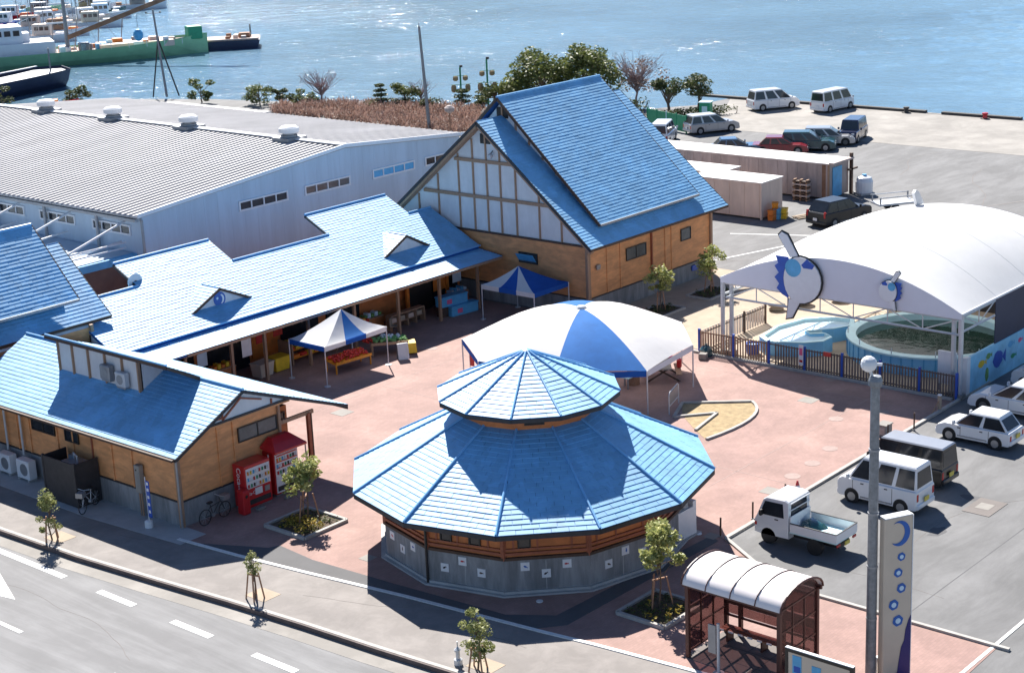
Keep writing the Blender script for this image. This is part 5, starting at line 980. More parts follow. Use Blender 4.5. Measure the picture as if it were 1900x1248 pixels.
for i,(x,lb) in enumerate(((40.5,'white foot block under the front corner of the red vending machine'),(42.0,'white foot block between the two vending machines'))):
    f = E('foot_block',(x,49.35,0),0,lb,'block'); MB().bevbox(-.2,.2,-.1,.1,0,.1,.02).build('block','concrete_pale',f); MB().box(-.1,.1,-.05,.05,.1,.115).build('pad','metal_grey',f)
# bicycle
def bicycle(name,label,loc,head):
    r = E(name,loc,head,label,'bicycle')
    for x in (-.52,.52):
        w = MB().tube([(x+math.cos(R(a))*.31,0,.31+math.sin(R(a))*.31) for a in range(0,361,20)],0.018,6).build('wheel','rubber',r)
        for k in range(8): MB().cyl((x,0,.31),(x+math.cos(R(k*45))*.3,0,.31+math.sin(R(k*45))*.3),0.004,4).build('spoke','metal_pale',w)
    MB().tube([(-.52,0,.31),(-.12,0,.3),(.33,0,.75),(.28,0,.88)],0.018,6).tube([(-.12,0,.3),(-.22,0,.78)],0.018,6).tube([(-.2,0,.65),(.36,0,.7)],0.018,6).tube([(-.52,0,.31),(-.2,0,.68)],0.012,6).tube([(.36,0,.7),(.52,0,.31)],0.018,6).build('frame','metal_pale' if head>1 else 'plastic_dark',r)
    MB().bevbox(-.36,-.1,-.07,.07,.8,.86,.02).build('saddle','rubber',r); MB().tube([(.3,-.26,.96),(.34,0,.92),(.3,.26,.96)],0.014,6).build('handlebar','metal_pale',r); MB().box(.42,.72,-.15,.15,.72,.92).build('basket','metal_grey',r); MB().cyl((-.12,-.06,.3),(-.12,.06,.3),.08,10).build('crank','metal_grey',r)
bicycle('bicycle','silver bicycle with a basket standing beside the dark enclosure',(36.55,55.15,0.01),R(205))
bicycle('bicycle','dark bicycle parked along the shop gable plinth beside the vending machines',(38.7,49.95,0.0),R(4))
en = E('equipment_enclosure',(36.85,56.7,0),label='dark brown open-topped enclosure against the shop wall',cat='enclosure',world=True)
MB().box(36.3,36.36,55.55,57.75,0.02,1.85).build('panel','plastic_dark',en); MB().box(36.36,37.45,55.55,55.61,0.02,1.85).build('panel','plastic_dark',en); MB().box(36.36,37.45,57.69,57.75,0.02,1.85).build('panel','plastic_dark',en)
for x,y in ((36.33,55.58),(36.33,57.72)): MB().box(x-.05,x+.05,y-.05,y+.05,0.02,1.9).build('post','plastic_dark',en)
eq = E('heat_pump',(36.95,56.4,0),0,'grey pipework and unit showing above the dark enclosure','machine'); MB().bevbox(-.35,.35,-.5,.5,0.02,1.7,.03).build('case','metal_grey',eq); MB().tube([(-.1,-.3,1.7),(-.1,-.3,1.95),(.1,.2,1.95),(.1,.2,1.7)],.04,6).build('pipe','metal_pale',eq); MB().cyl((.1,.35,1.7),(.1,.35,1.85),.14,10).build('fan','metal_grey',eq)
for i,(y,lb) in enumerate(((60.2,'white outdoor air-conditioning unit nearest the dark enclosure'),(61.6,'white outdoor air-conditioning unit at the left photo edge'))):
    a = E('air_conditioner_unit',(37.05,y,0.02),0,lb,'outdoor unit','outdoor units on the apron'); MB().bevbox(-.2,.2,-.45,.45,.08,.9,.03).build('casing','plastic_white',a); MB().cyl((-.21,-.1,.5),(-.19,-.1,.5),.27,16).build('fan_grille','metal_grey',a)
    for y2 in (-.35,.35): MB().box(-.2,.2,y2-.05,y2+.05,0,.08).build('foot','concrete',a)
ubx = E('meter_box',(37.35,52.75,0),0,'tall pale grey meter box mounted on the shop wall','box'); MB().bevbox(-.1,.12,-.17,.17,1.0,2.15,.02).build('case','concrete_pale',ubx); MB().cyl((-.0,-.05,0),(-.0,-.05,1.0),.035,6).cyl((.0,.08,0),(.0,.08,1.0),.03,6).build('conduit','wood_beam',ubx); MB().cyl((-.11,.03,1.95),(-.1,.03,1.95),.04,8).build('gauge','paint_black',ubx)
nb = E('banner_flag',(36.75,51.55,0),0,'narrow blue and white banner flag on a weighted stand by the shop corner','banner'); MB().cyl((0,0,0),(0,0,2.1),.02,6).build('pole','plastic_white',nb); MB().box(-.012,.012,-.22,.0,.45,1.95).build('cloth','paint_blue',nb); MB().lathe([(0.16,0),(0.16,.26),(0.1,.3)],12,(0,.05,0),False,True).build('water_base','plastic_white',nb)
for z in (0.7,1.0,1.3,1.6,1.85): MB().box(-.016,-.0125,-.18,-.06,z-.07,z+.05).build('mark','plastic_white',nb)

# ------------------------------------------------------------------ market goods
def table(name,label,x,y,rz,w,d,h,m,goods=None,gm=(),gr=.07,tilt=0.0,cat='table'):
    r = E(name,(x,y,0),rz,label,cat); MB().obox((0,0,h),(w/2,0,0),(0,d/2*math.cos(tilt),d/2*math.sin(tilt)),(0,0,.03)).build('top',m,r)
    for sx in (-1,1):
        for sy in (-1,1): MB().box(sx*(w/2-.06)-.03,sx*(w/2-.06)+.03,sy*(d/2-.06)-.03,sy*(d/2-.06)+.03,0,h+sy*d/2*math.sin(tilt)*.8).build('leg',m,r)
    for sg in (-1,1): MB().obox((0,sg*d/2*math.cos(tilt),h+.06+sg*d/2*math.sin(tilt)),(w/2,0,0),(0,.02,0),(0,0,.06)).build('edge_board',m,r)
    return r
def heap(name,label,x,y,z,rz,w,d,m,rad,n,tilt=0.0,hh=.15,cat='fruit'):
    r = E(name,(x,y,0),rz,label,cat); mb = MB()
    for i in range(n):
        a,b = random.uniform(-w/2,w/2),random.uniform(-d/2,d/2); mb.ball((a,b,z+b*math.sin(tilt)+rad+random.random()*hh*(1-abs(a)/w)*(1-abs(b)/d)),rad*random.uniform(.8,1.15),7,5)
    o = mb.build('pile',m,r,smooth=True); o['kind'] = 'stuff'; return r
table('fruit_table','tilted orange display table with red fruit under the peaked tent',55.75,60.1,R(-5),2.3,0.9,0.55,'fruit_orange',tilt=.15); heap('red_fruit','heap of red fruit on the tilted orange table',55.75,60.1,0.6,R(-5),2.1,.75,'fruit_red',.06,170,.15)
table('produce_table','green produce table beside the tent corner pole',58.75,60.2,R(-40),1.9,1.0,0.6,'wood_beam'); heap('vegetables','heap of pale green vegetables and bags on the produce table',58.75,60.2,0.63,R(-40),1.7,.8,'greens',.09,70); heap('red_produce','small heap of red produce at the left end of the produce table',58.1,61.0,0.6,R(-40),.6,.6,'fruit_red',.07,40); heap('white_bags','white bags among the vegetables',58.9,60.35,.7,R(-40),1.2,.6,'plastic_white',.08,24)
yc = E('yellow_cloth_table',(59.25,59.35,0),R(-40),'small table under a bright yellow cloth next to the vegetables','table'); MB().loft([[(-.42,-.42,.1),(.42,-.42,.1),(.42,.42,.1),(-.42,.42,.1)],[(-.38,-.38,.62),(.38,-.38,.62),(.38,.38,.62),(-.38,.38,.62)]],False,True).build('cloth','paint_yellow',yc); MB().box(-.36,.36,-.36,.36,.5,.6).build('top','wood_beam',yc)
sb = E('sandwich_board',(58.35,58.85,0),R(-30),'grey sandwich board standing in front of the yellow table','sign'); MB().obox((0,-.12,.42),(.28,0,0),(0,.08,.40),(0,.012,-.003)).build('front_panel','metal_pale',sb); MB().obox((0,.12,.42),(.28,0,0),(0,-.08,.40),(0,.012,.003)).build('back_panel','metal_grey',sb)
for k,(x,y,rz,lb,m) in enumerate(((52.4,62.75,0.1,'olive yellow bin under the eave beside the left tent pole','sign_beige'),(53.55,62.85,0,'yellow crate cart next to the olive bin under the eave','paint_yellow'))):
    c = E('yellow_bin',(x,y,0),rz,lb,'bin'); MB().loft([[(-.42,-.3,0.05),(.42,-.3,.05),(.42,.3,.05),(-.42,.3,.05)],[(-.5,-.36,.75),(.5,-.36,.75),(.5,.36,.75),(-.5,.36,.75)],[(-.44,-.3,.75),(.44,-.3,.75),(.44,.3,.75),(-.44,.3,.75)],[(-.4,-.26,.2),(.4,-.26,.2),(.4,.26,.2),(-.4,.26,.2)]],True,True).build('body',m,c); MB().box(-.52,.52,-.38,.38,.7,.745).build('rim',m,c)
st = E('display_shelf',(56.0,63.3,0),0,'stepped orange display shelf with boxed goods behind the peaked tent','shelf')
for k in range(3):
    MB().box(-1.5,1.5,-.5+k*.35,-.15+k*.35,.3+k*.3,.35+k*.3).build('step','fruit_orange',st)
    for i in range(6): MB().box(-1.4+i*.48,-1.0+i*.48,-.45+k*.35,-.2+k*.35,.35+k*.3,.48+k*.3).build('goods_box',('paint_orange','fruit_red','paint_yellow')[(i+k)%3],st)
for x in (-1.5,1.5): MB().box(x-.04,x+.04,-.5,.55,0,1.2).build('side','wood_beam',st)
rk = E('wooden_rack',(63.0,63.0,0),0,'wooden rack with cubbyholes and baskets under the eave','rack')
MB().box(-1.3,1.3,-.05,.35,.75,.82).build('top','wood_beam',rk); MB().box(-1.3,1.3,.3,.35,0,.75).build('back','wood_dark',rk)
for x in (-1.3,-.65,0,.65,1.3): MB().box(x-.03,x+.03,-.05,.35,0,.75).build('divider','wood_beam',rk)
MB().box(-1.3,1.3,-.05,.35,.36,.40).build('shelf','wood_beam',rk)
for i in range(4): MB().box(-1.2+i*.66,-.85+i*.66,0,.28,.4,.62).build('basket',('container_pink','sand_paving')[i%2],rk)
ch = E('wooden_chair',(61.5,62.5,0),R(30),'tan wooden chair left of the cubbyhole rack','chair'); MB().box(-.22,.22,-.22,.22,.4,.44).build('seat','sand_paving',ch); MB().box(-.22,.22,.19,.23,.44,.85).build('backrest','sand_paving',ch)
for sx in (-.19,.19):
    for sy in (-.19,.19): MB().box(sx-.02,sx+.02,sy-.02,sy+.02,0,.4).build('leg','wood_beam',ch)
rfm = E('red_shop_frame',(65.9,64.2,0),0,'red framed shop opening with white letters and hanging lantern','sign'); MB().box(-1.6,1.7,0,.12,2.25,2.75).build('lintel','paint_red',rfm)
for x in (-1.55,1.65): MB().box(x-.1,x+.1,0,.12,0,2.25).build('jamb','paint_orange',rfm)
MB().box(.6,1.6,.1,.14,.9,2.2).build('noren','paint_orange',rfm); MB().box(-1.4,.55,.2,.24,.0,2.2).build('dark_opening','frame_dark',rfm); MB().ball((.85,-.1,2.0),.18,10,6).build('lantern','plastic_white',rfm)
for i,x in enumerate((-1.1,-.55,0,.55,1.1)): MB().box(x-.12,x+.12,-.012,0,2.34,2.40).box(x-.03,x+.03,-.012,0,2.41,2.66).box(x-.1,x+.1,-.012,0,2.58,2.63).build('lettering','plastic_white',rfm)
for k in range(2):
    c = E('blue_cooler_box',(66.0+k*.45,62.5-k*.35,0.0),R(-8),('upper blue cooler box with a pink mark beside the eave post','lower blue cooler box with a pink mark in front of the eave post')[k],'box','blue boxes by the eave post'); z0 = .55 if k==0 else 0
    MB().bevbox(-.95,.95,-.28,.28,z0,z0+.5,.04).build('box','paint_sky',c); MB().bevbox(-.97,.97,-.3,.3,z0+.5,z0+.58,.02).build('lid','paint_sky',c); MB().box(-.55,-.2,-.29,-.28,z0+.15,z0+.4).build('mark','paint_pink',c)
    if k==0: MB().box(-.9,.9,-.25,.25,0,.55).build('stand','wood_dark',c)
for i,(x,y,w,z0,z1,m,lb) in enumerate(((50.9,62.0,.6,1.55,2.45,'metal_pale','pale notice sheet hanging under the eave'),(49.1,63.2,.6,1.3,2.3,'sign_light','pale blue poster under the eave near the left corner'),(68.0,63.9,.7,1.2,2.4,'sign_light','pale poster on the dark wall by the hall'),(53.2,63.6,.7,1.4,2.45,'paint_red','red banner hanging under the eave'),(54.3,63.6,.6,1.5,2.5,'fruit_red','dark red banner next to the red one under the eave'))):
    p = E('poster',(x,y,0),0,lb,'poster','notices under the market eave'); MB().box(-w/2,w/2,-.01,.01,z0,z1).build('sheet',m,p); MB().bar((-w/2,0,z1),(w/2,0,z1),.02,.02).build('rod','metal_grey',p)
# benches and gear under the marquee
pt = E('picnic_table',(62.9,46.0,0),R(40),'pale picnic table with benches at the marquee edge','table'); MB().box(-.9,.9,-.4,.4,.68,.74).build('top','concrete_pale',pt)
for sg in (-1,1): MB().box(-.9,.9,sg*.75-.14,sg*.75+.14,.4,.45).build('bench','wood_beam',pt); MB().bar((sg*.6,-.8,0),(sg*.6,.35,.7),.06,.08).bar((sg*.6,.8,0),(sg*.6,-.35,.7),.06,.08).build('leg','wood_dark',pt)
pt2 = E('drum_stove',(61.4,46.6,0),0,'rust-brown drum and trays under the marquee','stove'); MB().lathe([(0.3,0),(0.3,.8),(0.26,.82)],14,(0,0,0),False,True).build('drum','rust',pt2); MB().box(-.8,-.3,-.3,.3,.5,.55).build('tray','pool_pale',pt2); MB().box(-.78,-.72,-.28,-.22,0,.5).box(-.38,-.32,.22,.28,0,.5).build('leg','metal_grey',pt2)
for i,(x,y,lb) in enumerate(((63.6,45.5,'red bag hung on the picnic table end'),(63.95,46.3,'pink-red bag on the far bench'))):
    b = E('red_bag',(x,y,.45),R(30),lb,'bag'); MB().bevbox(-.16,.16,-.12,.12,0,.42,.05).build('bag','paint_pink' if i else 'paint_red',b); MB().tube([(-.08,0,.42),(-.04,0,.54),(.04,0,.54),(.08,0,.42)],.012,5).build('handle','wood_dark',b)
wf = E('white_barrier',(59.5,42.9,0),R(20),'white tubular barrier standing at the marquee shade edge','barrier'); MB().tube([(-.8,0,0),(-.8,0,.9),(-.65,0,1.0),(.65,0,1.0),(.8,0,.9),(.8,0,0)],.03,6).tube([(-.8,0,.35),(.8,0,.35)],.02,6).build('frame','metal_pale',wf); MB().box(-.7,.7,-.01,.01,.4,.92).build('panel','metal_grey',wf)
rfg = E('red_flag',(57.0,53.0,0),0,'small red flag on a pole at the left edge of the marquee','flag'); MB().cyl((0,0,0),(0,0,1.7),.02,6).build('pole','metal_pale',rfg); MB().box(-.01,.01,-.28,0,1.0,1.6).build('cloth','paint_red',rfg)
co = E('watering_cart',(67.0,46.3,0),R(20),'teal watering tank and pots at the fence corner','tank'); MB().lathe([(0.3,0),(0.32,.35),(0.2,.5),(0.08,.55),(0.08,.62)],12,(0,0,0),False,True).build('tank','car_green',co); MB().bevbox(-.75,-.35,-.2,.2,0,.3,.03).build('pot','concrete_pale',co)
# lawn bed with kerb east of the marquee
ARCP = [((1-t)**2*62.2+2*t*(1-t)*61.0+t*t*56.9,(1-t)**2*40.5+2*t*(1-t)*38.6+t*t*39.35) for t in [i/9 for i in range(10)]]
lb_ = sheet('lawn_bed',[(60.3,43.0)]+ARCP+[(57.7,40.5),(59.0,42.1)],0.012,'lawn_dry',t=0.05)
kk = MB()
for a,b in (((60.3,43.0),(62.2,40.5)),*zip(ARCP[:-1],ARCP[1:]),((60.3,43.0),(58.5,42.2)),((58.5,42.2),(60.0,40.9)),((60.0,40.9),(57.6,40.4))): kk.bar((a[0],a[1],.03),(b[0],b[1],.03),.13,.13)
kk.build('kerb','kerb_stone',lb_)
# more stalls along the market front
for i,(x,y,m1,m2,lb) in enumerate(((50.6,63.7,'paint_orange','paint_yellow','stall counter with yellow boxes behind the left eave posts'),(59.8,63.5,'fruit_red','fruit_orange','stall counter with red and orange boxes behind the peaked tent'),(61.2,64.0,'greens','sign_light','stall counter with green goods left of the cubbyhole rack'),(67.6,63.6,'sign_light','paint_sky','stall counter with pale blue boxes at the hall end of the eave'))):
    r = E('stall_counter',(x,y,0),0,lb,'counter','stall counters under the market eave'); MB().box(-.7,.7,-.3,.3,.72,.78).build('top','wood_beam',r); MB().box(-.68,.68,-.28,-.24,.05,.72).build('front','wood_clad_red',r)
    for k in range(5): MB().bevbox(-.62+k*.26,-.40+k*.26,-.2,.2,.78,.95+.08*(k%2),.02).build('goods_box',(m1,m2)[k%2],r)
    for sx in (-.66,.66): MB().box(sx-.03,sx+.03,.2,.26,0,.72).build('leg','wood_beam',r)
for i,(x,y,m,lb) in enumerate(((137.6,82.6,'quay_dark','black mooring bollard on the quay between the two vans'),(137.7,73.2,'quay_dark','black mooring bollard on the quay right of the white one-box van'),(137.6,65.6,'paint_red','small red mooring bollard on the quay edge at the far right'))):
    b = E('mooring_bollard',(x,y,0),0,lb,'bollard'); MB().lathe([(0.22,0),(0.2,.1),(.17,.3),(.28,.42),(.26,.52),(.001,.56)],12).build('body',m,b); MB().lathe([(0.4,0),(0.4,.05),(.2,.06)],12).build('base_plate','quay_dark',b)
# ------------------------------------------------------------------ vegetation
def leaves(mb, c, rx, ry, rz, n, s, squash=0.35, hollow=0.35):
    c = Vector(c)
    for _ in range(n):
        while True:
            p = Vector((random.uniform(-1,1),random.uniform(-1,1),random.uniform(-1,1)))
            if hollow < p.length < 1: break
        q = c+Vector((p.x*rx,p.y*ry,p.z*rz)); a = Vector((random.gauss(0,1),random.gauss(0,1),random.gauss(0,1)*squash)).normalized(); b = a.cross(Vector((random.gauss(0,1),random.gauss(0,1),random.gauss(0,1)))).normalized()
        k = s*random.uniform(.6,1.3); mb.add([q-a*k,q+b*k*.45,q+a*k,q-b*k*.45],[(0,1,2,3)])
def limb(mb, p0, p1, r0, r1, n=3, wob=.06):
    pts = [Vector(p0)]; p0,p1 = Vector(p0),Vector(p1); L = (p1-p0).length
    for i in range(1,n): pts.append(p0.lerp(p1,i/n)+Vector((random.uniform(-1,1),random.uniform(-1,1),0))*wob*L)
    pts.append(p1); mb.tube(pts,[r0+(r1-r0)*i/n for i in range(n+1)],7)
def young_tree(label, x, y, h, crown, lm, stakes=True, nl=420, s=.085, group=None, trunk_r=.035, stake_h=1.0, spread=.32, low=.3):
    r = E('young_tree',(x,y,0),random.uniform(0,6),label,'tree',group); t = MB(); limb(t,(0,0,0),(.04,.02,h*.85),trunk_r,trunk_r*.4)
    c = MB(); K = 22
    for i in range(K):
        a = random.uniform(0,6.28); f = random.random(); z = h*(low+(1-low)*f); q = crown*random.uniform(.15,1)*(.55+.45*math.sin(math.pi*min(1,f*.8+.25)))
        p = (math.cos(a)*q,math.sin(a)*q,min(z,h*.97)); limb(t,(0,0,max(.2,z-.25*h*random.random())),p,trunk_r*.45,.006)
        k = crown*random.uniform(.2,.5); leaves(c,p,k,k,k*random.uniform(.6,1.1),int(nl/K*random.uniform(.5,1.5)),s*random.uniform(.7,1.2),.6,.05)
    t.build('trunk','bark',r); c.build('crown',lm,r)
    if stakes:
        n = 4 if stake_h<1.05 else 3
        for i in range(n):
            a = R(360/n*i+30); MB().cyl((math.cos(a)*spread,math.sin(a)*spread,0),(math.cos(a)*spread*.55,math.sin(a)*spread*.55,stake_h),.03,6).build('stake','stake_wood',r)
        MB().bar((-.24,0,stake_h*.92),(.24,0,stake_h*.92),.05,.05).build('cross_bar','stake_wood',r)
    return r
young_tree('staked young tree on the kerb at the far left of the road',33.75,53.7,2.05,.5,'leaf_tree',nl=1500,s=.06,low=.25,group='young trees along the road kerb',stake_h=.95)
young_tree('thin sparse staked sapling on the kerb, middle of the three roadside trees',34.85,43.2,1.75,.3,'leaf_tree',nl=520,s=.055,low=.5,group='young trees along the road kerb',stake_h=.95)
young_tree('leafy staked young tree at the bottom centre beside the marker post',35.45,33.3,2.1,.5,'leaf_tree',nl=1900,s=.06,low=.22,group='young trees along the road kerb',stake_h=.8)
young_tree('small broadleaf tree in the square planter by the vending machines',40.75,46.9,2.5,.7,'leaf_bright',nl=1300,s=.105,low=.5,group='trees in the plaza planters',stake_h=1.15,spread=.5)
young_tree('small broadleaf tree in the square planter by the bus shelter',42.35,31.3,2.95,.75,'leaf_bright',nl=1700,s=.105,low=.5,group='trees in the plaza planters',stake_h=1.15,spread=.5)
young_tree('small pale-leaved tree in front of the hall side wall, nearer one',72.5,53.1,2.45,.75,'leaf_bright',nl=900,s=.115,low=.5,group='trees beside the hall',stake_h=1.1)
young_tree('small pale-leaved tree at the far corner of the hall side wall',77.0,52.9,2.65,.8,'leaf_bright',nl=900,s=.115,low=.5,group='trees beside the hall',stake_h=1.1)
for x,y in ((33.75,53.7),(34.85,43.2),(35.45,33.3)): MB().box(x-.05,x+.75,y-.5,y+.5,-.02,0.004).build('tree_pit','sand_paving',side)
def planter(label,x0,y0,x1,y1,flow):
    r = E('planter_bed',((x0+x1)/2,(y0+y1)/2,0),label=label,cat='planter',group='square planters in the plaza',world=True)
    for a,b in (((x0,y0),(x1,y0)),((x1,y0),(x1,y1)),((x1,y1),(x0,y1)),((x0,y1),(x0,y0))): MB().bar((a[0],a[1],.05),(b[0],b[1],.05),.13,.14).build('kerb','kerb_stone',r)
    MB().box(x0+.06,x1-.06,y0+.06,y1-.06,0,.04).build('soil','soil',r); g = MB()
    for i in range(60): leaves(g,(random.uniform(x0+.2,x1-.2),random.uniform(y0+.2,y1-.2),.12),.14,.14,.12,9,.06)
    g.build('ground_cover','leaf_dark',r,kind='stuff'); f = MB()
    for i in range(flow): leaves(f,(random.uniform(x0+.15,x1-.9),random.uniform(y0+.15,y1-.4),.2),.12,.12,.14,9,.06)
    if flow: f.build('flowers','leaf_yellow',r,kind='stuff')
planter('square planter with yellow flowers before the vending machines',39.4,45.6,41.6,47.85,46); planter('square planter with dark ground cover beside the bus shelter',41.15,30.2,43.3,32.15,10)
for i,(x,y) in enumerate(((72.4,53.0),(76.9,52.8))):
    r = E('tree_bed',(x,y,0),0,('kerbed soil bed under the nearer tree by the hall','kerbed soil bed under the far tree by the hall')[i],'planter'); MB().box(-1.2,1.2,-.8,.8,0,.05).build('soil','soil',r)
    for a,b in (((-1.2,-.8),(1.2,-.8)),((1.2,-.8),(1.2,.8)),((1.2,.8),(-1.2,.8)),((-1.2,.8),(-1.2,-.8))): MB().bar((a[0],a[1],.05),(b[0],b[1],.05),.12,.13).build('kerb','kerb_stone',r)
    g = MB()
    for k in range(30): leaves(g,(random.uniform(-1,1),random.uniform(-.6,.6),.15),.16,.16,.14,8,.08)
    g.build('ground_cover','leaf_dark',r,kind='stuff')
def tree(name,label,x,y,h,rx,lm,n=1500,s=.16,clumps=16,z0=.35,cat='tree',group=None,trunk=.16,flat=.4,m='bark'):
    r = E(name,(x,y,0),random.uniform(0,6),label,cat,group); t = MB(); limb(t,(0,0,0),(0,0,h*.6),trunk,trunk*.5,4)
    c = MB()
    for i in range(clumps):
        a = random.uniform(0,6.28); q = rx*math.sqrt(random.random())*.78; zz = h*(z0+(1-z0)*(random.random()**.8)*(1-(q/rx)**2*.45)); p = (math.cos(a)*q,math.sin(a)*q,min(zz,h*.92))
        limb(t,(0,0,h*random.uniform(.2,.5)),p,trunk*.4,.02); k = rx*random.uniform(.26,.42); leaves(c,p,k,k,k*flat*1.6,n//clumps,s)
    t.build('trunk',m,r); c.build('crown',lm,r); return r
GT='trees along the waterfront garden'
tree('evergreen_tree','broad dark green tree behind the ridge of the big hall, left half',124.5,104.5,5.9,4.0,'leaf_ever',5200,.2,30,.3,group=GT)
tree('evergreen_tree','broad dark green tree behind the ridge of the big hall, right half',127.0,101.0,6.1,3.6,'leaf_ever',4600,.2,28,.3,group=GT)
tree('small_tree','small olive tree left of the broad evergreen behind the hall',122.0,108.3,3.4,2.0,'leaf_ever',1500,.16,14,.2,group=GT)
def bare(name,label,x,y,h,rx,n=70,lm=None,nl=0):
    r = E(name,(x,y,0),0,label,'tree',GT); t = MB(); limb(t,(0,0,0),(0,0,h*.45),.12,.07,3)
    for i in range(n):
        a = random.uniform(0,6.28); e = random.uniform(.35,1); z = h*random.uniform(.22,.5); q = rx*random.uniform(.4,1)
        p1 = (math.cos(a)*q,math.sin(a)*q,h*(.5+.5*e*(1-(q/rx)*.35))); limb(t,(0,0,z),p1,.035,.01,3,.08)
        for k in range(2): limb(t,p1,(p1[0]+random.uniform(-.5,.5),p1[1]+random.uniform(-.5,.5),p1[2]+random.uniform(-.1,.5)),.012,.006,2)
    t.build('trunk','twig',r); 
    if nl:
        c = MB()
        for i in range(10): leaves(c,(random.uniform(-rx,rx)*.7,random.uniform(-rx,rx)*.7,h*random.uniform(.3,.75)),rx*.3,rx*.3,rx*.25,nl//10,.14)
        c.build('crown',lm,r)
bare('bare_tree','bare reddish tree with thin foliage right of the big evergreen',130.2,97.6,5.6,3.0,90,'leaf_brown',900)
bare('bare_tree','bare pinkish tree behind the long grey roof at left',118.0,128.3,3.6,2.2,80)
bare('bare_tree','bare pale tree right of the clipped pine',121.8,118.0,2.6,1.5,50)
tree('pine_tree','round-topped pine left of the pair beside the car lot',128.0,92.3,3.3,1.7,'leaf_dark',1800,.14,14,.45,group=GT); tree('pine_tree','round-topped pine right of the pair beside the car lot',130.6,90.6,3.4,1.8,'leaf_dark',1900,.14,14,.45,group=GT)
def hedge(label,x,y,lx,ly,h,lm='leaf_dark',n=900): 
    r = E('hedge',(x,y,0),R(-35),label,'hedge'); c = MB()
    for i in range(14): leaves(c,(random.uniform(-lx,lx)*.8,random.uniform(-ly,ly)*.7,h*.55),lx*.3,ly*.5,h*.45,n//14,.13)
    c.build('foliage',lm,r); t = MB()
    for i in range(5): limb(t,(lx*(-.8+.4*i),0,0),(lx*(-.8+.4*i)+.1,0,h*.7),.04,.02)
    t.build('stems','bark',r)
hedge('low green hedge in front of the two pines by the lot',128.3,88.8,4.2,.7,.9,n=1200); hedge('dark shrubs under the reddish bare tree',125.5,96,3.2,1.2,1.5,n=1300); hedge('dark low shrubs in the middle of the brown garden',119.5,120.0,2.6,.8,.9); hedge('dark shrub beside the utility pole',120.2,115.2,1.2,.7,1.2,n=500)
tree('garden_bush','clipped green bush at the garden end, leftmost',114.8,134.2,2.1,1.7,'leaf_ever',1300,.14,12,.1,'bush',GT,.08); tree('garden_bush','dark cloud-pruned pine beside the clipped bush',115.8,131.8,2.1,1.2,'leaf_dark',900,.14,8,.1,'bush',GT,.08); tree('garden_bush','green bush in front of the bare pinkish tree',116.7,129.5,1.7,1.4,'leaf_ever',1000,.14,9,.1,'bush',GT,.08)
tree('garden_bush','lone olive bush behind the grey roof edge',113.2,141.5,2.5,1.5,'leaf_ever',900,.16,10,.1,'bush',GT,.08); tree('garden_bush','round olive tree right of the layered pine',120.5,119.0,2.4,1.7,'leaf_ever',1200,.14,10,.35,'bush',GT,.08); tree('garden_bush','dark shrub at the left water edge above the vents',105.5,152.5,2.2,1.7,'leaf_dark',1000,.16,10,.1,'bush',GT,.08); tree('garden_bush','dark shrub at the left photo edge',101.0,161.0,2.2,2.2,'leaf_dark',1000,.16,10,.1,'bush',GT,.08)
lp_ = E('layered_pine',(119.2,121.1,0),0,'layered cloud-pruned pine in the brown garden','tree',GT); t = MB(); limb(t,(0,0,0),(.1,0,2.2),.09,.04); t.build('trunk','bark',lp_); c = MB()
for z,q in ((.7,.95),(1.2,.8),(1.65,.7),(2.15,.5)): leaves(c,(0,0,z),q,q,.16,260,.13)
c.build('crown','leaf_dark',lp_)
for i,(x,y) in enumerate(((122.6,113.2),(123.0,110.9))):
    r = E('layered_pine',(x,y,0),0,('layered pine below the shorter green lantern pole','dark pine below the taller green lantern pole')[i],'tree',GT); t = MB(); limb(t,(0,0,0),(.1,0,1.7),.08,.04); t.build('trunk','bark',r); c = MB()
    for z,q in ((.6,.9),(1.1,1.0),(1.6,.7)): leaves(c,(0,0,z),q,q,.2,260,.13)
    c.build('crown','leaf_dark',r)
# withered reed garden: nobody could count it
poly = [(110.2,102.5),(111.5,129),(115.5,131),(119.5,123.5),(121.5,115),(122.5,108),(118,101)]
def inside(x,y):
    c = False
    for i in range(len(poly)):
        (xa,ya),(xb,yb) = poly[i-1],poly[i]
        if (ya>y)!=(yb>y) and x < (xb-xa)*(y-ya)/(yb-ya)+xa: c = not c
    return c
g = MB(); d_ = MB(); k = 0
while k < 9000:
    x,y = random.uniform(109,123),random.uniform(101,131)
    if not inside(x,y): continue
    f = .5+.5*math.sin(x*1.3+math.sin(y*.9)*2)*math.sin(y*.7+math.cos(x*.8)*1.7)
    if random.random() > .25+.75*f: k += .3; continue
    k += 1; h = random.uniform(.25,.6)+.6*f*random.random(); a = random.uniform(0,3.14); w = random.uniform(.02,.07); dx,dy = math.cos(a)*w,math.sin(a)*w; lx,ly = random.gauss(0,.28),random.gauss(0,.28)
    g.add([(x-dx,y-dy,0),(x+dx,y+dy,0),(x+dx*.6+lx,y+dy*.6+ly,h),(x-dx*.6+lx,y-dy*.6+ly,h)],[(0,1,2,3)])
    if random.random() < .09: leaves(d_,(x,y,h*.7),.45,.45,.35,22,.09,.6,.1)
gr_ = g.build('withered_reeds','leaf_rust'); tag(gr_,'withered pinkish-brown reeds filling the garden behind the warehouse','reeds',kind='stuff')
dr_ = d_.build('dry_shrubs','leaf_brown'); tag(dr_,'tangled dry brown shrubs among the reeds behind the warehouse','shrubs',kind='stuff')
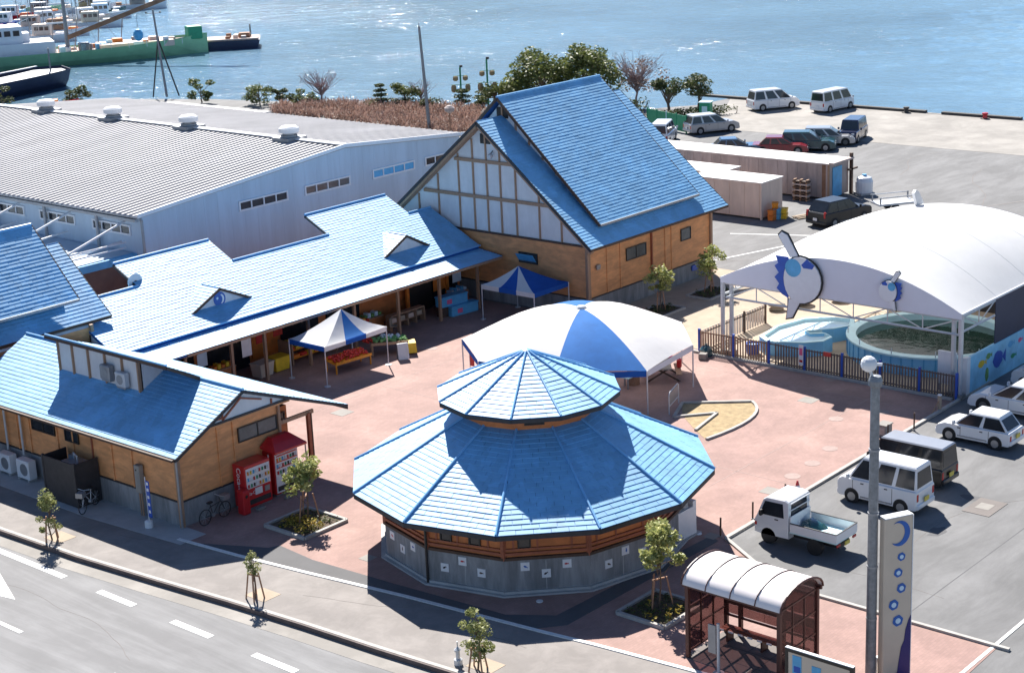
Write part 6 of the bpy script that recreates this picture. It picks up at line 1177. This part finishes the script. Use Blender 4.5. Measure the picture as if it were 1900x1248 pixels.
for i,(x,y,s,lb) in enumerate(((120.2,107.5,1.0,'flat white stones in the garden wall, nearest the hall'),(121.6,111.5,.8,'white stone row below the lantern poles'))):
    r = E('garden_stones',(x,y,0),R(20),lb,'stone')
    for k in range(7): MB().lathe([(0.001,0),(.35*s,.05),(.38*s,.3),(.2*s,.45),(0.001,.47)],8,((k-3)*.75,random.uniform(-.5,.5),.1)).build('stone','concrete_pale',r)
# ------------------------------------------------------------------ poles
up = E('utility_pole',(110.8,106.5,0),R(20),'tall plain grey utility pole in the brown garden','utility pole'); MB().cyl((0,0,0),(-.25,.35,9.4),.17,12,.11).build('pole','galvanised',up); MB().cyl((-.25,.35,9.4),(-.25,.35,9.7),.03,6).build('lightning_rod','metal_grey',up)
tp_ = E('tripod_pole',(114.2,148.6,0),0,'braced tripod pole by the water left of centre','utility pole'); T0 = (-.35,.5,9.3)
MB().cyl((0,0,0),T0,.14,10,.1).build('pole','galvanised',tp_); MB().cyl((-.75,1.4,0),(-.2,.3,6.2),.08,8).build('stay','frame_dark',tp_); MB().cyl((1.1,-.7,0),(-.2,.3,6.2),.08,8).build('stay','frame_dark',tp_); MB().bar((-.9,1.1,8.9),(.2,-.1,8.9),.06,.06).build('crossarm','metal_grey',tp_)
for k in range(3): MB().ball((-.85+k*.5,1.05-k*.55,9.0),.1,8,5).build('insulator','frame_dark',tp_)
for i,(x,y,h,lb) in enumerate(((123.7,114.3,3.7,'shorter green lantern pole with cream lanterns by the water'),(122.3,109.5,4.9,'taller green lantern pole with cream lanterns by the water'))):
    r = E('lantern_pole',(x,y,0),R(-40),lb,'lantern pole','green lantern poles'); MB().cyl((0,0,0),(0,0,h),.09,8).build('pole','paint_green',r); MB().box(-.05,.25,-.05,.05,h,h+.22).build('camera','paint_black',r)
    for z,w,hh in ((h*.55,1.0,.75),(h*.78,.7,.5)):
        MB().bar((-w,0,z),(w,0,z),.05,.05).build('crossarm','paint_green',r)
        for s in (-1,1): MB().lathe([(0.12,-hh),(0.26,-hh*.8),(0.26,-hh*.2),(0.12,0)],10,(s*w*.7,0,z),True,True).build('lantern','lawn_dry',r)
gl = E('garden_lamp',(104.5,98.0,0),0,'small garden lamp with a pale shade behind the hall gable','lamp'); MB().cyl((0,0,0),(0,0,3.2),.06,8).build('pole','rust',gl); MB().lathe([(0.1,3.1),(0.42,3.3),(0.45,3.55),(0.2,3.75),(0.001,3.78)],12,(0,0,0),True).build('shade','container_grey',gl)
hv = E('green_kiosk',(127.2,87.6,0),R(20),'small teal kiosk box beside the green fence','box'); MB().bevbox(-.5,.5,-.5,.5,0,1.5,.03).build('case','paint_green',hv); MB().box(-.56,.56,-.56,.56,1.5,1.58).build('roof','pool_pale',hv); MB().box(-.51,-.5,-.25,.25,.1,1.2).build('door','pool_pale',hv)
# ------------------------------------------------------------------ ships and boats
def hull_rings(L,W,D,bow=.22,sheer=.35,n=14):
    rs = []
    for i in range(n+1):
        t = i/n; x = -L/2+L*t; k = 1.0 if t<1-bow*1.6 else max(.02,1-((t-(1-bow*1.6))/(bow*1.6))**2.2); st = .86+.14*min(1,t/.12); z = D*(1+sheer*max(0,(t-.55)/.45)**2); w = W/2*k*st
        rs.append([(x-(0 if t<1 else .0),-w,z),(x,-w*.82,z*.35),(x,-w*.55,-.4),(x,w*.55,-.4),(x,w*.82,z*.35),(x,w,z)])
    return rs
def ship(name,label,x,y,rz,L,W,D,hm,dm,cat='boat',group=None,bow=.22,sheer=.35):
    r = E(name,(x,y,-1.6),rz,label,cat,group); rs = hull_rings(L,W,D,bow,sheer); MB().loft(rs,True,True,closed=False).build('hull',hm,r)
    MB().loft([[(a[0][0],a[0][1]*.94,a[0][2]-.25) ,(a[5][0],a[5][1]*.94,a[5][2]-.25)] for a in rs],closed=False).build('deck',dm,r)
    b = MB()
    for s in (0,5): b.tube([(a[s][0],a[s][1],a[s][2]) for a in rs],.06,5)
    b.build('gunwale',hm,r); return r
gs = ship('crane_ship','long green crane ship moored at the upper left',133.0,200.0,R(-28),46,8,1.9,'ship_green','ship_deck','ship')
MB().box(-8,2,-3,3,1.6,3.4).build('deckhouse','ship_white',gs); wh_ = MB().box(-7,-2,-2.4,2.4,3.4,5.6).build('bridge','ship_white',gs)
for i in range(4): MB().box(-6.6+i*1.15,-5.8+i*1.15,-2.46,-2.40,4.4,5.1).build('window','glass_dark',wh_)
MB().box(-3,-1,-1.5,1.5,3.4,4.6).build('funnel_base','ship_white',gs); MB().cyl((4,0,1.6),(4,0,13),.3,10,.2).build('mast','galvanised',gs)
for z,w in ((5.5,2.5),(8,2.0),(10,1.4)): MB().bar((4-w,0,z),(4+w*.4,0,z),.15,.2).build('mast_platform','ship_white',gs)
MB().bar((4,0,3.4),(26,-9,11.5),.45,.6).build('crane_boom','rust',gs); MB().cyl((4,0,12.5),(26,-9,11.7),.05,5).build('cable','galvanised',gs); MB().cyl((13,-3.7,3.6),(13,-3.7,6.2),.03,5).build('cable','galvanised',gs)
MB().ball((13,-3.7,3.4),.7,10,6,1.2).build('grab','paint_sky',gs); MB().bevbox(20.2,22.2,-1.2,1.2,2.0,3.7,.1).build('bow_house','paint_green',gs); MB().box(8,18,-2.5,2.5,1.5,2.3).build('cargo','container_pink',gs)
for i in range(9): MB().bevbox(-2+i*2.4,-.6+i*2.4,-2.6+(i%3)*1.2,-1.2+(i%3)*1.2,1.6,2.4+.4*(i%2),.1).build('deck_gear',('paint_orange','ship_white','container_pink','galvanised','paint_sky')[i%5],gs)
for i in range(26): MB().bevbox(-3+(i*.93)%21,-2.2+(i*.93)%21,-2.9+(i*1.7)%5,-2.2+(i*1.7)%5,1.6,2.0+.5*((i*7)%4)*.5,.08).build('deck_gear',('ship_white','container_pink','sign_light','galvanised','paint_orange','ship_white','pool_pale')[i%7],gs)
for i in range(5): MB().cyl((-1+i*3.1,2.2,1.6),(-1+i*3.1+.6,2.2,5.5+(i%2)),.07,5).build('derrick','galvanised',gs); MB().cyl((4,0,12.5),(-1+i*3.1,2.2,2.0),.025,4).build('stay','galvanised',gs)
for i in range(18): MB().cyl((-22+i*2.4,-3.9,1.8),(-22+i*2.4,-3.9,2.7),.04,5).build('rail_post','ship_white',gs)
bs_ = ship('cargo_ship','dark navy hull of a ship cut off by the left photo edge',110.6,177.5,R(14),26,6.5,2.0,'ship_navy','galvanised','ship',bow=.06,sheer=.1); MB().bar((-12.5,3.1,2.15),(12,3.1,2.2),.3,.12).build('rub_rail','ship_white',bs_); MB().cyl((11.0,0,1.9),(11.0,0,4.6),.1,6).build('bow_mast','galvanised',bs_); MB().box(-12.5,-10,-2.2,2.2,1.8,3.4).build('deckhouse','ship_white',bs_)
brg = E('barge',(156.6,191.0,-1.6),R(-43),'flat barge with a pinkish-brown deck and dark hull right of the green ship','barge'); MB().loft([[(-5.5,-2.8,-.4),(5.5,-2.8,-.4),(5.5,2.8,-.4),(-5.5,2.8,-.4)],[(-6,-3,1.2),(6,-3,1.2),(6,3,1.2),(-6,3,1.2)]],True,True).build('hull','ship_navy',brg); MB().box(-5.8,5.8,-2.8,2.8,1.2,1.36).build('deck','ship_deck',brg); MB().bevbox(3,4.6,-.8,.8,1.36,2.0,.1).build('winch','rust',brg); MB().cyl((4.6,1.5,1.3),(4.6,1.5,3.0),.1,6).build('bitt','frame_dark',brg); MB().bar((-5.9,-2.9,1.4),(5.9,-2.9,1.4),.2,.15).build('rub_rail','ship_deck',brg)
for i in range(6): MB().bevbox(1.2+(i%3)*1.1,1.9+(i%3)*1.1,-2+(i//3)*2.6,-1.3+(i//3)*2.6,1.36,1.75+.15*(i%2),.05).build('deck_gear',('rust','container_pink','galvanised')[i%3],brg)
names = ['white fishing boat with {} cabin in the moored harbour rows'.format(a) for a in ('a sky-blue','a rose-brown','a metal grey','a rust-brown','a tan','a turquoise','a plain white','a pink','an ice-blue','a dark grey','a straw-coloured','a stone-grey')]
cm = ['pool_blue','ship_deck','metal_grey','rust','sign_beige','pool_pale','ship_white','container_pink','sign_light','galvanised','lawn_dry','concrete_pale']
names += ['small {} hulled boat with a white cabin in the harbour'.format(a) for a in ('beige','blue','orange','grey','pink','green','red','dark teal')]
cm += ['plastic_white']*8
bp_ = [(155,247),(162,252),(140,222),(136,215),(172,243),(182,270),(170,262),(182,252)]; bp_ = [(149,238),(160,241),(170,252),(158,231),(168,236),(144,228),(166,246),(152,226),(178,247),(176,262),(186,262),(192,255)]+bp_
for i,(x,y) in enumerate(bp_):
    b = ship('fishing_boat',names[i],x,y,R(-40+random.uniform(-18,18)),9.5 if i<12 else 7.5,2.7,1.0,'ship_white' if i<12 else ('concrete_pale','paint_blue','paint_orange','metal_grey','container_pink','ship_green','paint_red','car_green')[i-12],'ship_white' if i%2 else 'pool_pale','boat','moored fishing boats'); cbn = MB().bevbox(-1.8,1.0,-.9,.9,1.0,2.7,.1).build('cabin',cm[i],b)
    for k in range(3): MB().box(-1.4+k*.8,-.8+k*.8,-.93,-.9,1.8,2.35).build('window','glass_dark',cbn)
    MB().cyl((-2.4,0,1),(-2.4,0,5.2),.06,6).build('mast','galvanised',b); MB().cyl((-2.4,0,5.1),(4.0,0,1.4),.02,4).cyl((-2.4,0,5.1),(-4.4,0,1.2),.02,4).build('rigging','galvanised',b); MB().cyl((.3,.4,2.7),(.3,.4,4.4),.03,5).build('antenna','ship_white',b); MB().bar((-2.4,0,3.6),(-4.2,0,3.0),.08,.08).build('boom','ship_white',b); MB().bevbox(1.6,2.8,-.6,.6,.9,1.4,.05).build('hatch','paint_orange' if i%3==0 else 'ship_white',b); MB().box(-4.2,-3.2,-.7,.7,.9,1.5).build('net_box',('paint_sky','container_pink','rust')[i%3],b)
rb_ = ship('small_boat','orange-red small boat on the shore behind the leftmost roof vent',101.0,150.5,R(-40),5.5,1.8,.9,'paint_red','paint_orange'); rb_.location.z = .1; MB().box(-1,.6,-.5,.5,.8,1.3).build('cover','fruit_orange',rb_)
MB().box(-1.5,-.2,-.4,.4,-.1,.0).build('keel_block','wood_dark',rb_)
